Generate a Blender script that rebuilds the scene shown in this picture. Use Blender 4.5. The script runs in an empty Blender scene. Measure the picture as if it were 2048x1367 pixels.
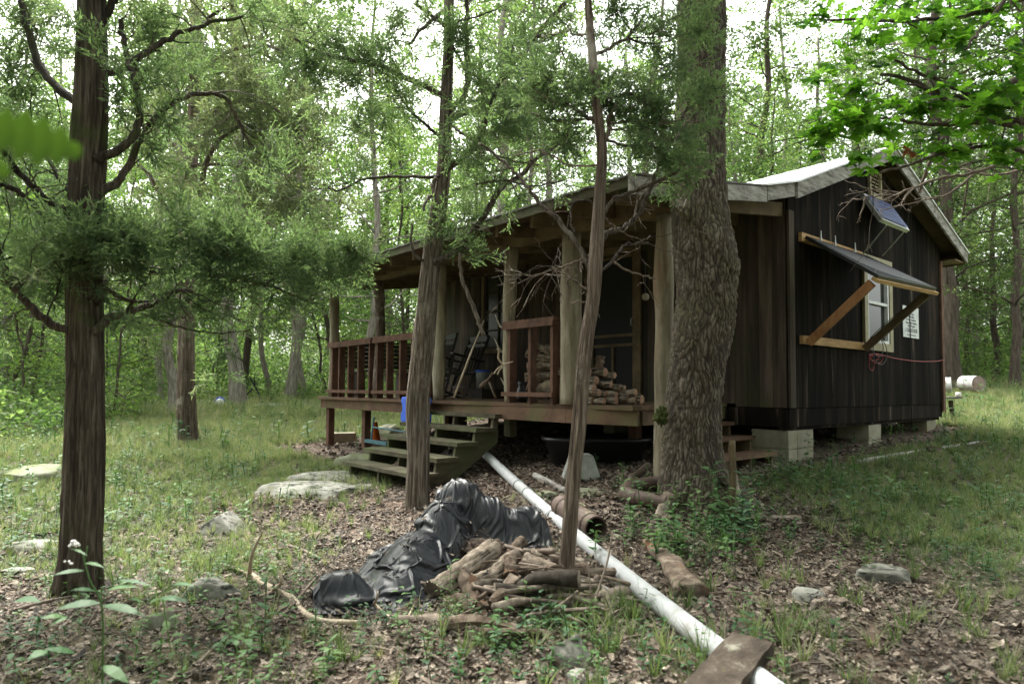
import bpy, math, random
import numpy as np
from mathutils import Vector, Matrix
R = math.radians
RS = np.random.RandomState(7)
random.seed(7)
scene = bpy.context.scene
# ---------------------------------------------------------------- camera
FPX, CXP, CYP = 1317.0, 1024.0, 717.0          # focal length and principal point in pixels of the 2048 px photograph
cam_d = bpy.data.cameras.new('camera'); cam = bpy.data.objects.new('camera', cam_d)
scene.collection.objects.link(cam); scene.camera = cam
cam_d.sensor_width = 36; cam_d.lens = FPX/2048*36; cam_d.shift_y = 34/2048
cam_d.clip_start = 0.05; cam_d.clip_end = 400
cam.location = (0, 0, 0); cam.rotation_euler = (R(92.6), R(-0.4), 0)
cam_d.dof.use_dof = True; cam_d.dof.focus_distance = 6.5; cam_d.dof.aperture_fstop = 3.2
# ---------------------------------------------------------------- world, sun, exposure
world = bpy.data.worlds.new("World"); scene.world = world; world.use_nodes = True
wn = world.node_tree.nodes; wl = world.node_tree.links
sky = wn.new('ShaderNodeTexSky'); sky.sky_type = 'NISHITA'; sky.sun_disc = False
sky.sun_elevation = R(58); sky.sun_rotation = R(-35); sky.air_density = 1.0; sky.dust_density = 6.0; sky.ozone_density = 1.0
hs = wn.new('ShaderNodeHueSaturation'); hs.inputs['Saturation'].default_value = 0.22
bgn = wn['Background']; bgn.inputs['Strength'].default_value = 0.15
tn = wn.new('ShaderNodeMix'); tn.data_type = 'RGBA'; tn.blend_type = 'MULTIPLY'; tn.inputs[0].default_value = 1; tn.inputs[7].default_value = (.98, 1, .93, 1)   # overcast light is neutral, not blue
wl.new(sky.outputs[0], hs.inputs['Color']); wl.new(hs.outputs[0], tn.inputs[6]); wl.new(tn.outputs[2], bgn.inputs['Color'])
sun_d = bpy.data.lights.new('sun', 'SUN'); sun_d.energy = 1.5; sun_d.angle = R(18); sun_d.color = (1, .97, .92)
sun = bpy.data.objects.new('sun', sun_d); scene.collection.objects.link(sun)
# sky's sun_rotation turns the sun from +Y towards +X; the lamp comes from the same direction
_el, _az = R(58), R(-35)
sun.rotation_euler = Vector((math.sin(_az)*math.cos(_el), math.cos(_az)*math.cos(_el), math.sin(_el))).to_track_quat('Z', 'Y').to_euler()
sun.location = (0, 0, 30)
scene.view_settings.view_transform = 'Standard'; scene.view_settings.look = 'None'
scene.view_settings.gamma = 1; scene.view_settings.exposure = 2.3
scene.cycles.max_bounces = 7; scene.cycles.diffuse_bounces = 4; scene.cycles.glossy_bounces = 2
scene.cycles.transmission_bounces = 4; scene.cycles.transparent_max_bounces = 6
scene.cycles.use_denoising = True; scene.cycles.denoising_prefilter = 'ACCURATE'; scene.cycles.denoising_quality = 'HIGH'; scene.cycles.use_adaptive_sampling = False
scene.cycles.sample_clamp_indirect = 6
# ---------------------------------------------------------------- pixels of the photograph -> points of the place
CAMR = np.array(cam.rotation_euler.to_matrix())
def ray(px, py):
    return CAMR @ np.array([(px-CXP)/FPX, -(py-CYP)/FPX, -1.0])
def at(px, py, Y):
    d = ray(px, py); return d*(Y/d[1])
def pix(p):
    q = CAMR.T @ np.asarray(p, float); return CXP+FPX*q[0]/-q[2], CYP-FPX*q[1]/-q[2]
# ---------------------------------------------------------------- noise
def _h(ix, iy, iz, s):
    n = (ix.astype(np.int64)*374761393 + iy.astype(np.int64)*668265263 + iz.astype(np.int64)*2147483647 + s*1274126177) & 0xffffffff
    n = ((n ^ (n >> 13))*1274126177) & 0xffffffff
    n = ((n ^ (n >> 16))*668265263) & 0xffffffff
    return ((n ^ (n >> 15)) & 0xffffff)/float(0xffffff)
def vnoise(x, y, z=0, s=0):
    x, y, z = np.broadcast_arrays(np.asarray(x, float), np.asarray(y, float), np.asarray(z, float))
    ix, iy, iz = np.floor(x), np.floor(y), np.floor(z); fx, fy, fz = x-ix, y-iy, z-iz
    fx, fy, fz = [f*f*(3-2*f) for f in (fx, fy, fz)]; r = 0
    for a in (0, 1):
        for b in (0, 1):
            for c in (0, 1):
                r = r + _h(ix+a, iy+b, iz+c, s)*(fx if a else 1-fx)*(fy if b else 1-fy)*(fz if c else 1-fz)
    return r*2-1
def fbm(x, y, z=0, s=0, o=4):
    r = 0; a = .5; f = 1
    for i in range(o):
        r = r + a*vnoise(np.asarray(x)*f, np.asarray(y)*f, np.asarray(z)*f, s+i); a *= .5; f *= 2.03
    return r
def worley(x, y, z, s=0):
    ix, iy, iz = np.floor(x), np.floor(y), np.floor(z)
    f1 = np.full(x.shape, 9.); f2 = np.full(x.shape, 9.)
    for a in (-1, 0, 1):
        for b in (-1, 0, 1):
            for c in (-1, 0, 1):
                X, Y, Z = ix+a, iy+b, iz+c
                d = (X+_h(X, Y, Z, s)-x)**2+(Y+_h(X, Y, Z, s+1)-y)**2+(Z+_h(X, Y, Z, s+2)-z)**2
                f2 = np.minimum(f2, np.maximum(f1, d)); f1 = np.minimum(f1, d)
    return np.sqrt(f1), np.sqrt(f2)
# ---------------------------------------------------------------- terrain
_A = [(1024, 1367, 2.57), (0, 1367, 2.6), (2048, 1367, 2.2), (155, 1195, 3.75), (1125, 1190, 3.5), (1390, 1000, 5.1), (835, 1015, 5.95),
      (1329, 950, 5.85), (1573, 925, 7.0), (1757, 882, 8.55), (1870, 857, 9.9), (740, 965, 7.3), (657, 887, 10.9), (750, 880, 11.2), (378, 885, 11.2),
      (480, 812, 20), (577, 803, 22), (45, 905, 9.5), (1930, 782, 15.5), (1865, 912, 8.0), (2040, 780, 24), (1800, 1140, 3.9),
      (100, 800, 24), (300, 800, 22), (1160, 945, 6.3), (680, 1215, 3.3), (1100, 870, 9.0), (1000, 800, 20), (1500, 790, 18), (2040, 880, 9.2), (30, 1100, 4.8)]
_AP = np.array([at(*a) for a in _A] + [(-14, 9, -.9), (-20, 26, -.2), (22, 12, 0), (0, -6, -1.25), (-10, -6, -1.3), (12, -4, -.9), (0, 45, .2), (-35, 45, .2), (35, 45, .6), (0, 30, -.1), (40, 20, .6), (-40, 15, -.5)])
def _U(r2): return np.where(r2 > 1e-9, r2*np.log(r2+1e-12), 0)
_n = len(_AP); _P = _AP[:, :2]
_K = _U(((_P[:, None]-_P[None])**2).sum(2)) + np.eye(_n)*4.0
_Q = np.c_[np.ones(_n), _P]
_S = np.linalg.solve(np.block([[_K, _Q], [_Q.T, np.zeros((3, 3))]]), np.r_[_AP[:, 2], 0, 0, 0])
def G0(x, y):
    x = np.asarray(x, float); y = np.asarray(y, float); sh = np.broadcast(x, y).shape
    x, y = [np.broadcast_to(a, sh).ravel() for a in (x, y)]
    xc = np.clip(x, -40, 40); yc = np.clip(y, -8, 48); out = np.empty(len(x))
    for i in range(0, len(x), 60000):
        a, b = xc[i:i+60000], yc[i:i+60000]
        r2 = (a[:, None]-_P[None, :, 0])**2+(b[:, None]-_P[None, :, 1])**2
        out[i:i+60000] = _U(r2) @ _S[:_n] + _S[_n] + _S[_n+1]*a + _S[_n+2]*b
    return out.reshape(sh)
def G(x, y):
    x = np.asarray(x, float); y = np.asarray(y, float)
    return G0(x, y) + .05*fbm(x*.9, y*.9, 0, 3, 3) + .012*vnoise(x*6, y*6, 0, 9)
def gpt(px, py):                       # where the sight line through a pixel meets the ground
    d = ray(px, py); d = d/d[1]; ts = np.linspace(1.5, 60, 1500)
    g = G(d[0]*ts, ts); below = (d[2]*ts) < g
    t = ts[np.argmax(below)] if below.any() else 40.
    return np.array([d[0]*t, t, float(G(d[0]*t, t))])
def lift(px, py, h):                   # the point of a sight line that lies h above the ground
    d = ray(px, py); d = d/d[1]; ts = np.linspace(1.5, 30, 3000); k = np.argmax((d[2]*ts) < G(d[0]*ts, ts)+h); return d*ts[k]
# ---------------------------------------------------------------- object helpers
COL = scene.collection
class MB:
    def __init__(s): s.V = []; s.F = []; s.n = 0; s.T = []; s.sm = False; s.MI = []
    def add(s, V, F, t=None, mi=0):                # V (n,3); F list of (m,k) index arrays or list of tuples
        V = np.asarray(V, float).reshape(-1, 3); s.V.append(V)
        if isinstance(F, np.ndarray): F = [F]
        elif len(F) and not isinstance(F[0], np.ndarray): F = [np.array([f]) for f in F]
        for f in F:
            s.F.append(f+s.n)
            tt = random.random() if t is None else t
            s.T.append(np.broadcast_to(np.asarray(tt, float), (len(f),)) if not np.ndim(tt) else np.asarray(tt)[:len(f)])
            s.MI.append(np.full(len(f), mi))
        s.n += len(V); return s
    def box(s, c, d, M=None, t=None, mi=0, warp=0):           # centre, full size, optional 3x3 rotation
        c = np.asarray(c, float); d = np.asarray(d, float)/2
        v = np.array([[x, y, z] for x in (-1, 1) for y in (-1, 1) for z in (-1, 1)], float)*d
        if warp: v = v+RS.uniform(-warp, warp, v.shape)
        if M is not None: v = v @ np.asarray(M).T
        return s.add(v+c, np.array([[0, 1, 3, 2], [4, 6, 7, 5], [0, 4, 5, 1], [2, 3, 7, 6], [0, 2, 6, 4], [1, 5, 7, 3]]), t, mi)
    def bar(s, a, b, w, h, up=(0, 0, 1), t=None, mi=0):       # rectangular bar from a to b, w across, h along up
        a, b, up = [np.asarray(q, float) for q in (a, b, up)]; x = b-a; L = np.linalg.norm(x); x = x/L
        y = np.cross(up, x); y /= np.linalg.norm(y); z = np.cross(x, y)
        return s.box((a+b)/2, (L, w, h), np.c_[x, y, z], t, mi)
    def tube(s, P, r, n=8, cap=True, t=None, lump=0, mi=0, sd=0):
        V, F = tube(P, r, n, cap, lump, sd); return s.add(V, F, t, mi)
    def prism(s, poly, off, t=None, mi=0):                     # polygon (3D points) extruded by off
        p = np.asarray(poly, float); k = len(p); off = np.asarray(off, float)
        F = [np.array([list(range(k))[::-1]]), np.array([list(range(k, 2*k))]), np.array([[i, (i+1) % k, k+(i+1) % k, k+i] for i in range(k)])]
        return s.add(np.r_[p, p+off], F, random.random() if t is None else t, mi)
def frames(P):
    P = np.asarray(P, float); T = np.gradient(P, axis=0); T /= np.linalg.norm(T, axis=1)[:, None]+1e-12
    N = np.zeros_like(P); a = np.array([1., 0, 0]) if abs(T[0][0]) < .8 else np.array([0, 1., 0])
    for i in range(len(P)):
        a = a-T[i]*(a @ T[i]); a /= np.linalg.norm(a)+1e-12; N[i] = a
    return T, N, np.cross(T, N)
def tube(P, r, n=8, cap=True, lump=0, sd=0):
    P = np.asarray(P, float); r = np.broadcast_to(np.asarray(r, float), (len(P),)); T, N, B = frames(P)
    a = np.arange(n)*2*np.pi/n; m = len(P)
    rr = r[:, None]*np.ones((1, n))
    if lump: rr = rr*(1+lump*vnoise(np.cos(a)[None]*1.7+sd, np.sin(a)[None]*1.7, np.arange(m)[:, None]*.45, 5+sd))
    V = P[:, None]+N[:, None]*(np.cos(a)[None, :, None]*rr[..., None])+B[:, None]*(np.sin(a)[None, :, None]*rr[..., None])
    V = V.reshape(-1, 3); i = np.arange(m-1)[:, None]*n; j = np.arange(n)[None]; k = (j+1) % n
    F = [np.stack([i+j, i+k, i+n+k, i+n+j], -1).reshape(-1, 4)]
    if cap:
        V = np.r_[V, P[:1], P[-1:]]; c0 = m*n; jj = np.arange(n); kk = (jj+1) % n
        F.append(np.stack([kk, jj, np.full(n, c0)], -1)); F.append(np.stack([(m-1)*n+jj, (m-1)*n+kk, np.full(n, c0+1)], -1))
    return V, F
def smooth_path(P, n=6):                                       # Catmull-Rom through points (any number of columns)
    P = np.asarray(P, float)
    if len(P) < 3: return np.array([P[0]+(P[-1]-P[0])*t for t in np.linspace(0, 1, n+1)])
    Q = np.r_[[2*P[0]-P[1]], P, [2*P[-1]-P[-2]]]; out = []
    for i in range(1, len(Q)-2):
        for t in np.arange(n)/n:
            a, b, c, d = Q[i-1:i+3]
            out.append(.5*(2*b+(c-a)*t+(2*a-5*b+4*c-d)*t*t+(3*b-a-3*c+d)*t**3))
    return np.array(out+[P[-1]])
def build(name, mb, mat, parent=None, smooth=False, origin=None):
    V = np.concatenate(mb.V) if mb.V else np.zeros((0, 3))
    if parent is None:
        o3 = np.array([V[:, 0].mean(), V[:, 1].mean(), V[:, 2].min()]) if origin is None else np.asarray(origin, float)
        V = V-o3
    else:
        W = np.array(parent['_w']).reshape(4, 4) if '_w' in parent else np.eye(4)
        V = (np.c_[V, np.ones(len(V))] @ np.linalg.inv(W).T)[:, :3]
    me = bpy.data.meshes.new(name); cnt = np.concatenate([np.full(len(f), f.shape[1]) for f in mb.F]); idx = np.concatenate([f.ravel() for f in mb.F])
    me.vertices.add(len(V)); me.vertices.foreach_set('co', V.ravel().astype(np.float32))
    me.loops.add(len(idx)); me.loops.foreach_set('vertex_index', idx.astype(np.int32))
    me.polygons.add(len(cnt)); me.polygons.foreach_set('loop_start', np.r_[0, np.cumsum(cnt)[:-1]].astype(np.int32))
    me.polygons.foreach_set('loop_total', cnt.astype(np.int32))
    mats = mat if isinstance(mat, (list, tuple)) else [mat]
    for m in mats: me.materials.append(m)
    if len(mats) > 1: me.polygons.foreach_set('material_index', np.concatenate(mb.MI).astype(np.int32))
    at_ = me.attributes.new('rnd', 'FLOAT', 'FACE'); at_.data.foreach_set('value', np.concatenate(mb.T).astype(np.float32))
    me.update(calc_edges=True)
    me.polygons.foreach_set('use_smooth', np.full(len(cnt), bool(smooth)))
    if smooth == 'auto':
        me.set_sharp_from_angle(angle=R(40))
    o = bpy.data.objects.new(name, me); COL.objects.link(o)
    if parent is None: o.location = o3; o['_w'] = list(np.array(Matrix.Translation(Vector(o3))).ravel())
    else: o.parent = parent; o['_w'] = list(np.array(parent['_w'])) if '_w' in parent else list(np.eye(4).ravel())
    return o
LABELS = {}
def tag(o, label=None, cat=None, group=None, kind=None):
    if label: o['label'] = label
    if cat: o['category'] = cat
    if group: o['group'] = group
    if kind: o['kind'] = kind
    return o
def thing(name, label, cat, loc=(0, 0, 0), rz=0, group=None):
    o = bpy.data.objects.new(name, None); COL.objects.link(o); o.empty_display_size = .2
    o.location = loc; o.rotation_euler = (0, 0, rz)
    o['_w'] = list(np.array(Matrix.Translation(Vector(loc)) @ Matrix.Rotation(rz, 4, 'Z')).ravel())
    return tag(o, label, cat, group)
# ---------------------------------------------------------------- materials
def _nt(name):
    m = bpy.data.materials.new(name); m.use_nodes = True; nt = m.node_tree
    return m, nt, nt.nodes, nt.links, nt.nodes['Principled BSDF']
def ramp(N, stops):
    r = N.new('ShaderNodeValToRGB'); e = r.color_ramp.elements
    while len(e) < len(stops): e.new(.5)
    for k, (p, c) in enumerate(stops): e[k].position = p; e[k].color = (*c, 1)
    return r
def noise(N, L, co, sc, mscale=(1, 1, 1), det=6, rough=.6, dist=0):
    mp = N.new('ShaderNodeMapping'); mp.inputs['Scale'].default_value = mscale; L.new(co, mp.inputs[0])
    n = N.new('ShaderNodeTexNoise'); n.inputs['Scale'].default_value = sc; n.inputs['Detail'].default_value = det
    n.inputs['Roughness'].default_value = rough; n.inputs['Distortion'].default_value = dist; L.new(mp.outputs[0], n.inputs[0]); return n
def mixc(N, L, fac, a, b, mode='MIX'):
    m = N.new('ShaderNodeMix'); m.data_type = 'RGBA'; m.blend_type = mode
    for s, v in ((m.inputs[0], fac), (m.inputs[6], a), (m.inputs[7], b)):
        if isinstance(v, bpy.types.NodeSocket): L.new(v, s)
        else: s.default_value = (*v, 1) if isinstance(v, tuple) else v
    return m.outputs[2]
def mat(name, stops, sc=1, ms=(1, 1, 1), rough=.85, bump=.4, bd=.01, rnd=.25, patch=None, det=7, dist=.2, spec=.3, metal=0, vor=None, coat=0):
    """stops: colour ramp over stretched noise; patch: (colour, scale, low, high[, mapping scale]) overlay; rnd: per-piece value change"""
    m, nt, N, L, P = _nt(name)
    co = N.new('ShaderNodeTexCoord').outputs['Object']
    n = noise(N, L, co, sc, ms, det, .65, dist); r = ramp(N, stops); h = n.outputs[0]
    if vor:                                       # cracked plates: (scale, mapping scale, crack colour, width)
        mp = N.new('ShaderNodeMapping'); mp.inputs['Scale'].default_value = vor[1]
        nd = noise(N, L, co, 9, (1, 1, 1), 3); ad = N.new('ShaderNodeVectorMath'); ad.operation = 'MULTIPLY_ADD'
        L.new(nd.outputs[1], ad.inputs[0]); ad.inputs[1].default_value = (.07, .07, .07); L.new(co, ad.inputs[2]); L.new(ad.outputs[0], mp.inputs[0])
        v = N.new('ShaderNodeTexVoronoi'); v.feature = 'DISTANCE_TO_EDGE'; v.inputs['Scale'].default_value = vor[0]; L.new(mp.outputs[0], v.inputs[0])
        mr = N.new('ShaderNodeMapRange'); mr.inputs[2].default_value = vor[3]; L.new(v.outputs[0], mr.inputs[0])
    L.new(n.outputs[0], r.inputs[0]); c = r.outputs[0]
    if vor:
        c = mixc(N, L, mr.outputs[0], vor[2], c)
        ma = N.new('ShaderNodeMath'); ma.operation = 'MULTIPLY_ADD'; L.new(mr.outputs[0], ma.inputs[0]); ma.inputs[1].default_value = 1.2; L.new(h, ma.inputs[2]); h = ma.outputs[0]
    for p in ([patch] if patch and not isinstance(patch[0], (list,)) and not isinstance(patch[0][0], tuple) else (patch or [])):
        pn = noise(N, L, co, p[1], p[4] if len(p) > 4 else (1, 1, 1), 5, .65)
        mr2 = N.new('ShaderNodeMapRange'); mr2.inputs[1].default_value = p[2]; mr2.inputs[2].default_value = p[3]; L.new(pn.outputs[0], mr2.inputs[0])
        c = mixc(N, L, mr2.outputs[0], c, p[0])
    if rnd:
        a = N.new('ShaderNodeAttribute'); a.attribute_name = 'rnd'
        mr3 = N.new('ShaderNodeMapRange'); mr3.inputs[3].default_value = 1-rnd; mr3.inputs[4].default_value = 1+rnd; L.new(a.outputs['Fac'], mr3.inputs[0])
        vm = N.new('ShaderNodeVectorMath'); vm.operation = 'SCALE'; L.new(c, vm.inputs[0]); L.new(mr3.outputs[0], vm.inputs['Scale']); c = vm.outputs[0]
    L.new(c, P.inputs['Base Color']); P.inputs['Roughness'].default_value = rough; P.inputs['Specular IOR Level'].default_value = spec
    P.inputs['Metallic'].default_value = metal; P.inputs['Coat Weight'].default_value = coat
    if bump:
        b = N.new('ShaderNodeBump'); b.inputs['Strength'].default_value = bump; b.inputs['Distance'].default_value = bd
        L.new(h, b.inputs['Height']); L.new(b.outputs[0], P.inputs['Normal'])
    return m
def leafmat(name, cols, trans=.45, gloss=.25):
    m, nt, N, L, P = _nt(name)
    a = N.new('ShaderNodeAttribute'); a.attribute_name = 'rnd'
    r = ramp(N, [(i/(len(cols)-1), c) for i, c in enumerate(cols)]); L.new(a.outputs['Fac'], r.inputs[0])
    P.inputs['Roughness'].default_value = .55; P.inputs['Specular IOR Level'].default_value = gloss
    L.new(r.outputs[0], P.inputs['Base Color'])
    t = N.new('ShaderNodeBsdfTranslucent'); g = mixc(N, L, 1.0, r.outputs[0], (1.25, 1.35, .75), 'MULTIPLY'); L.new(g, t.inputs[0])
    mx = N.new('ShaderNodeMixShader'); mx.inputs[0].default_value = trans
    L.new(P.outputs[0], mx.inputs[1]); L.new(t.outputs[0], mx.inputs[2]); L.new(mx.outputs[0], N['Material Output'].inputs[0]); return m
def flat(name, c, rough=.5, metal=0, spec=.5, coat=0):
    m, nt, N, L, P = _nt(name)
    co = N.new('ShaderNodeTexCoord').outputs['Object']; n = noise(N, L, co, 14, (1, 1, 1), 5)
    r = ramp(N, [(.3, tuple(x*.78 for x in c)), (.75, tuple(min(1, x*1.12) for x in c))]); L.new(n.outputs[0], r.inputs[0]); L.new(r.outputs[0], P.inputs['Base Color'])
    P.inputs['Roughness'].default_value = rough; P.inputs['Metallic'].default_value = metal; P.inputs['Specular IOR Level'].default_value = spec; P.inputs['Coat Weight'].default_value = coat
    return m
Mt = {}
g = lambda v, w=1.0: (v*w, v*w*.93, v*w*.83)
Mt['siding_dark'] = mat('dark_stained_siding', [(.3, (.005, .0045, .004)), (.5, (.012, .010, .0085)), (.66, (.038, .026, .018)), (.82, (.11, .08, .057))], 4, (2.4, 2.4, .18), .85, .3, .002, .5, patch=((.19, .155, .125), 3.2, .60, .80, (2.6, 2.6, .2)), spec=.05)
Mt['siding_brown'] = mat('brown_stained_siding', [(.3, (.016, .012, .009)), (.5, (.048, .035, .026)), (.7, (.10, .074, .055)), (.9, (.18, .14, .11))], 4, (2, 2, .2), .85, .3, .002, .4, patch=((.045, .045, .02), 2.2, .5, .7, (1.6, 1.6, .5)))
Mt['redwood'] = mat('red_brown_stained_timber', [(.3, (.06, .032, .022)), (.55, (.125, .066, .045)), (.8, (.19, .11, .08))], 7, (1.5, 1.5, .8), .85, .3, .004, .15)
Mt['deckwood'] = mat('mossy_deck_timber', [(.3, (.075, .042, .026)), (.55, (.14, .082, .052)), (.8, (.20, .13, .085))], 5, (1, 1, 1), .8, .3, .004, .15, patch=((.10, .11, .04), 1.1, .50, .70))
Mt['stairwood'] = mat('green_weathered_step_timber', [(.3, (.04, .034, .022)), (.55, (.10, .086, .056)), (.8, (.19, .17, .12))], 5, (1, 1, 3), .9, .4, .005, .2, patch=((.085, .10, .045), 2.3, .42, .64))
Mt['beam'] = mat('olive_brown_beam_timber', [(.3, (.07, .05, .028)), (.55, (.15, .11, .062)), (.85, (.24, .19, .12))], 4, (1, 1, 1), .85, .4, .005, .2)
Mt['greywood'] = mat('grey_weathered_board', [(.32, (.13, .11, .10)), (.52, (.34, .32, .30)), (.75, (.55, .53, .50))], 5, (1, 1, 5), .85, .5, .005, .12, patch=((.07, .05, .05), 2.6, .56, .74))
Mt['newwood'] = mat('yellow_new_lumber', [(.3, (.30, .16, .07)), (.6, (.48, .30, .13)), (.85, (.60, .43, .22))], 5, (1, 6, 6), .7, .25, .003, .1)
Mt['bracewood'] = mat('reddish_new_lumber', [(.3, (.24, .10, .04)), (.6, (.40, .20, .09)), (.85, (.48, .28, .14))], 5, (3, 3, 1), .7, .25, .003, .1)
Mt['trim'] = mat('tan_painted_trim', [(.3, (.28, .24, .15)), (.7, (.42, .37, .24))], 6, (1, 1, 1), .6, .1, .002, .08)
Mt['log'] = mat('peeled_cedar_log', [(.3, (.10, .075, .05)), (.5, (.24, .205, .145)), (.75, (.40, .38, .29))], 7, (2, 2, .3), .8, .5, .006, .15, patch=((.24, .14, .08), 1.8, .6, .8, (2, 2, .35)))
Mt['cedar'] = mat('stringy_cedar_bark', [(.32, (.035, .026, .020)), (.48, (.11, .088, .07)), (.62, (.20, .17, .142)), (.8, (.34, .31, .27))], 8, (6, 6, .42), .9, 1.0, .02, .62, patch=((.33, .32, .27), 2.0, .56, .74), dist=.9)
Mt['cedar_red'] = mat('reddish_cedar_bark', [(.32, (.034, .024, .018)), (.48, (.105, .078, .06)), (.62, (.19, .152, .122)), (.8, (.34, .30, .255))], 8, (6, 6, .42), .9, 1.0, .02, .62, patch=((.36, .33, .28), 3, .55, .7), dist=.9)
Mt['cedar_dark'] = mat('dark_mossy_cedar_bark', [(.32, (.016, .012, .009)), (.48, (.05, .038, .028)), (.62, (.105, .085, .066)), (.82, (.21, .18, .145))], 8, (6, 6, .42), .9, 1.0, .02, .62, patch=((.05, .065, .018), 2.2, .52, .66), dist=.9)
Mt['oak'] = mat('furrowed_oak_bark', [(.3, (.10, .075, .055)), (.5, (.22, .175, .135)), (.75, (.40, .36, .31))], 9, (1, 1, .6), .95, .8, .02, .1, patch=((.42, .40, .36), 5, .58, .72))
Mt['bg_bark'] = mat('grey_lichen_bark', [(.3, (.10, .085, .07)), (.5, (.24, .21, .175)), (.75, (.44, .42, .375))], 6, (3, 3, .5), .95, .8, .03, .15)
Mt['bg_bark_dark'] = mat('dark_woodland_bark', [(.3, (.035, .026, .02)), (.55, (.09, .07, .055)), (.8, (.17, .14, .12))], 6, (3, 3, .4), .95, .8, .03, .15)
Mt['pale_wood'] = mat('pale_barkless_wood', [(.3, (.26, .19, .13)), (.55, (.45, .37, .28)), (.8, (.62, .55, .45))], 7, (1, 1, 1), .8, .3, .005, .12)
Mt['dead_twig'] = mat('dead_twig_wood', [(.3, (.10, .075, .06)), (.6, (.25, .20, .165)), (.85, (.42, .38, .33))], 8, (1, 1, 1), .9, .3, .004, .2)
Mt['firebark'] = mat('grooved_firewood_bark', [(.3, (.05, .038, .028)), (.5, (.125, .10, .078)), (.72, (.25, .215, .175))], 22, (1, 1, 1), .95, .8, .006, .92)
Mt['cutwood'] = mat('sawn_log_end', [(.3, (.20, .11, .07)), (.6, (.36, .22, .15)), (.85, (.48, .33, .24))], 12, (1, 1, 1), .8, .3, .003, .2)
Mt['oldcut'] = mat('weathered_log_end', [(.3, (.06, .045, .035)), (.6, (.14, .11, .085)), (.85, (.25, .21, .17))], 12, (1, 1, 1), .9, .4, .004, .2)
Mt['rotwood'] = mat('rotting_wood', [(.3, (.03, .02, .015)), (.5, (.12, .088, .066)), (.75, (.30, .25, .20))], 14, (1, 1, 1), .95, .8, .012, .2, patch=((.17, .08, .04), 3, .55, .7))
Mt['rock'] = mat('pale_limestone', [(.28, (.09, .085, .07)), (.45, (.22, .215, .185)), (.62, (.36, .355, .32)), (.8, (.50, .495, .455))], 3.2, (1, 1, 1.6), .95, .9, .02, .0, patch=[((.13, .14, .07), 1.9, .5, .68), ((.06, .06, .053), 8, .52, .62), ((.05, .05, .045), 3, .60, .64, (1, 4, 6))])
Mt['rock_moss'] = mat('mossy_limestone', [(.28, (.09, .09, .06)), (.5, (.21, .21, .16)), (.75, (.36, .36, .30))], 4, (1, 1, 1), .95, .9, .015, .0, patch=((.15, .19, .06), 1.6, .44, .62))
Mt['block'] = mat('pale_concrete_block', [(.3, (.22, .20, .145)), (.6, (.34, .32, .245)), (.8, (.42, .40, .33))], 6, (1, 1, 1), .95, .4, .004, .12, patch=((.27, .24, .15), 2, .5, .7))
Mt['concrete'] = mat('grey_concrete', [(.3, (.20, .20, .18)), (.7, (.40, .41, .38))], 7, (1, 1, 1), .95, .4, .004, .1)
Mt['metal_roof'] = mat('pale_galvanised_roof', [(.3, (.48, .49, .49)), (.7, (.68, .69, .69))], 2, (1, 1, 1), .5, .15, .003, .06, metal=.3)
Mt['old_roof'] = mat('dark_stained_metal_roof', [(.3, (.06, .055, .05)), (.6, (.16, .15, .14)), (.85, (.34, .34, .33))], 3, (1, 1, 1), .7, .2, .003, .06)
Mt['plywood'] = mat('plywood_soffit', [(.3, (.045, .028, .016)), (.6, (.12, .08, .045)), (.85, (.2, .14, .09))], 2.5, (1, 1, 1), .85, .2, .002, .15)
Mt['pvc'] = mat('white_pvc', [(.3, (.34, .35, .36)), (.7, (.44, .45, .46))], 9, (1, 1, 1), .55, .05, .001, .0, spec=.3, patch=[((.22, .20, .17), 4, .58, .78), ((.26, .27, .23), 19, .66, .74)])
Mt['clay'] = mat('brown_clay_pipe', [(.3, (.06, .04, .032)), (.6, (.115, .078, .063)), (.85, (.18, .13, .11))], 5, (1, 1, 1), .65, .3, .004, .05, patch=((.20, .17, .11), 3, .58, .7))
Mt['tarp'] = mat('black_plastic_sheet', [(.3, (.008, .009, .013)), (.65, (.014, .016, .022)), (.9, (.03, .032, .04))], 40, (1, 1, 1), .42, .35, .003, 0, spec=.5, det=6, patch=((.075, .062, .05), 3.6, .62, .8))
Mt['black'] = flat('black_plastic', (.012, .012, .013), .45)
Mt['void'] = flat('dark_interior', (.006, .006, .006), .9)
Mt['screen'] = flat('dark_screen_mesh', (.009, .009, .011), .8)
Mt['blackwood'] = flat('black_painted_wood', (.018, .016, .016), .5)
Mt['darkbench'] = flat('dark_weathered_bench_wood', (.035, .027, .022), .8)
Mt['blue'] = flat('blue_plastic', (.03, .13, .80), .35)
Mt['orange'] = flat('orange_plastic', (.9, .19, .03), .5)
Mt['teal'] = flat('teal_painted_metal', (.06, .16, .2), .5)
Mt['vinyl'] = flat('white_vinyl', (.72, .73, .74), .4)
Mt['curtain'] = mat('pale_curtain', [(.3, (.30, .33, .32)), (.7, (.52, .54, .52))], 7, (4, 4, .2), .9, .5, .01, .05)
Mt['pane'] = flat('grey_window_pane', (.045, .048, .036), .3, 0, .25)
Mt['alum'] = flat('aluminium', (.55, .56, .55), .4, .8)
Mt['sign'] = flat('white_sign_board', (.72, .74, .74), .6)
Mt['ink'] = flat('grey_sign_ink', (.13, .13, .15), .8)
Mt['red'] = flat('red_wire', (.42, .03, .035), .5)
Mt['wire'] = flat('black_wire', (.012, .012, .012), .5)
Mt['drum'] = mat('white_painted_drum', [(.3, (.5, .46, .44)), (.5, (.68, .67, .66)), (.8, (.78, .78, .77))], 4, (1, 1, 1), .6, .2, .003, 0, patch=((.28, .10, .06), 2.5, .58, .66))
Mt['leaf_near'] = leafmat('near_oak_leaf', [(.02, .04, .008), (.03, .06, .010), (.045, .075, .014)], .35)
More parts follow.
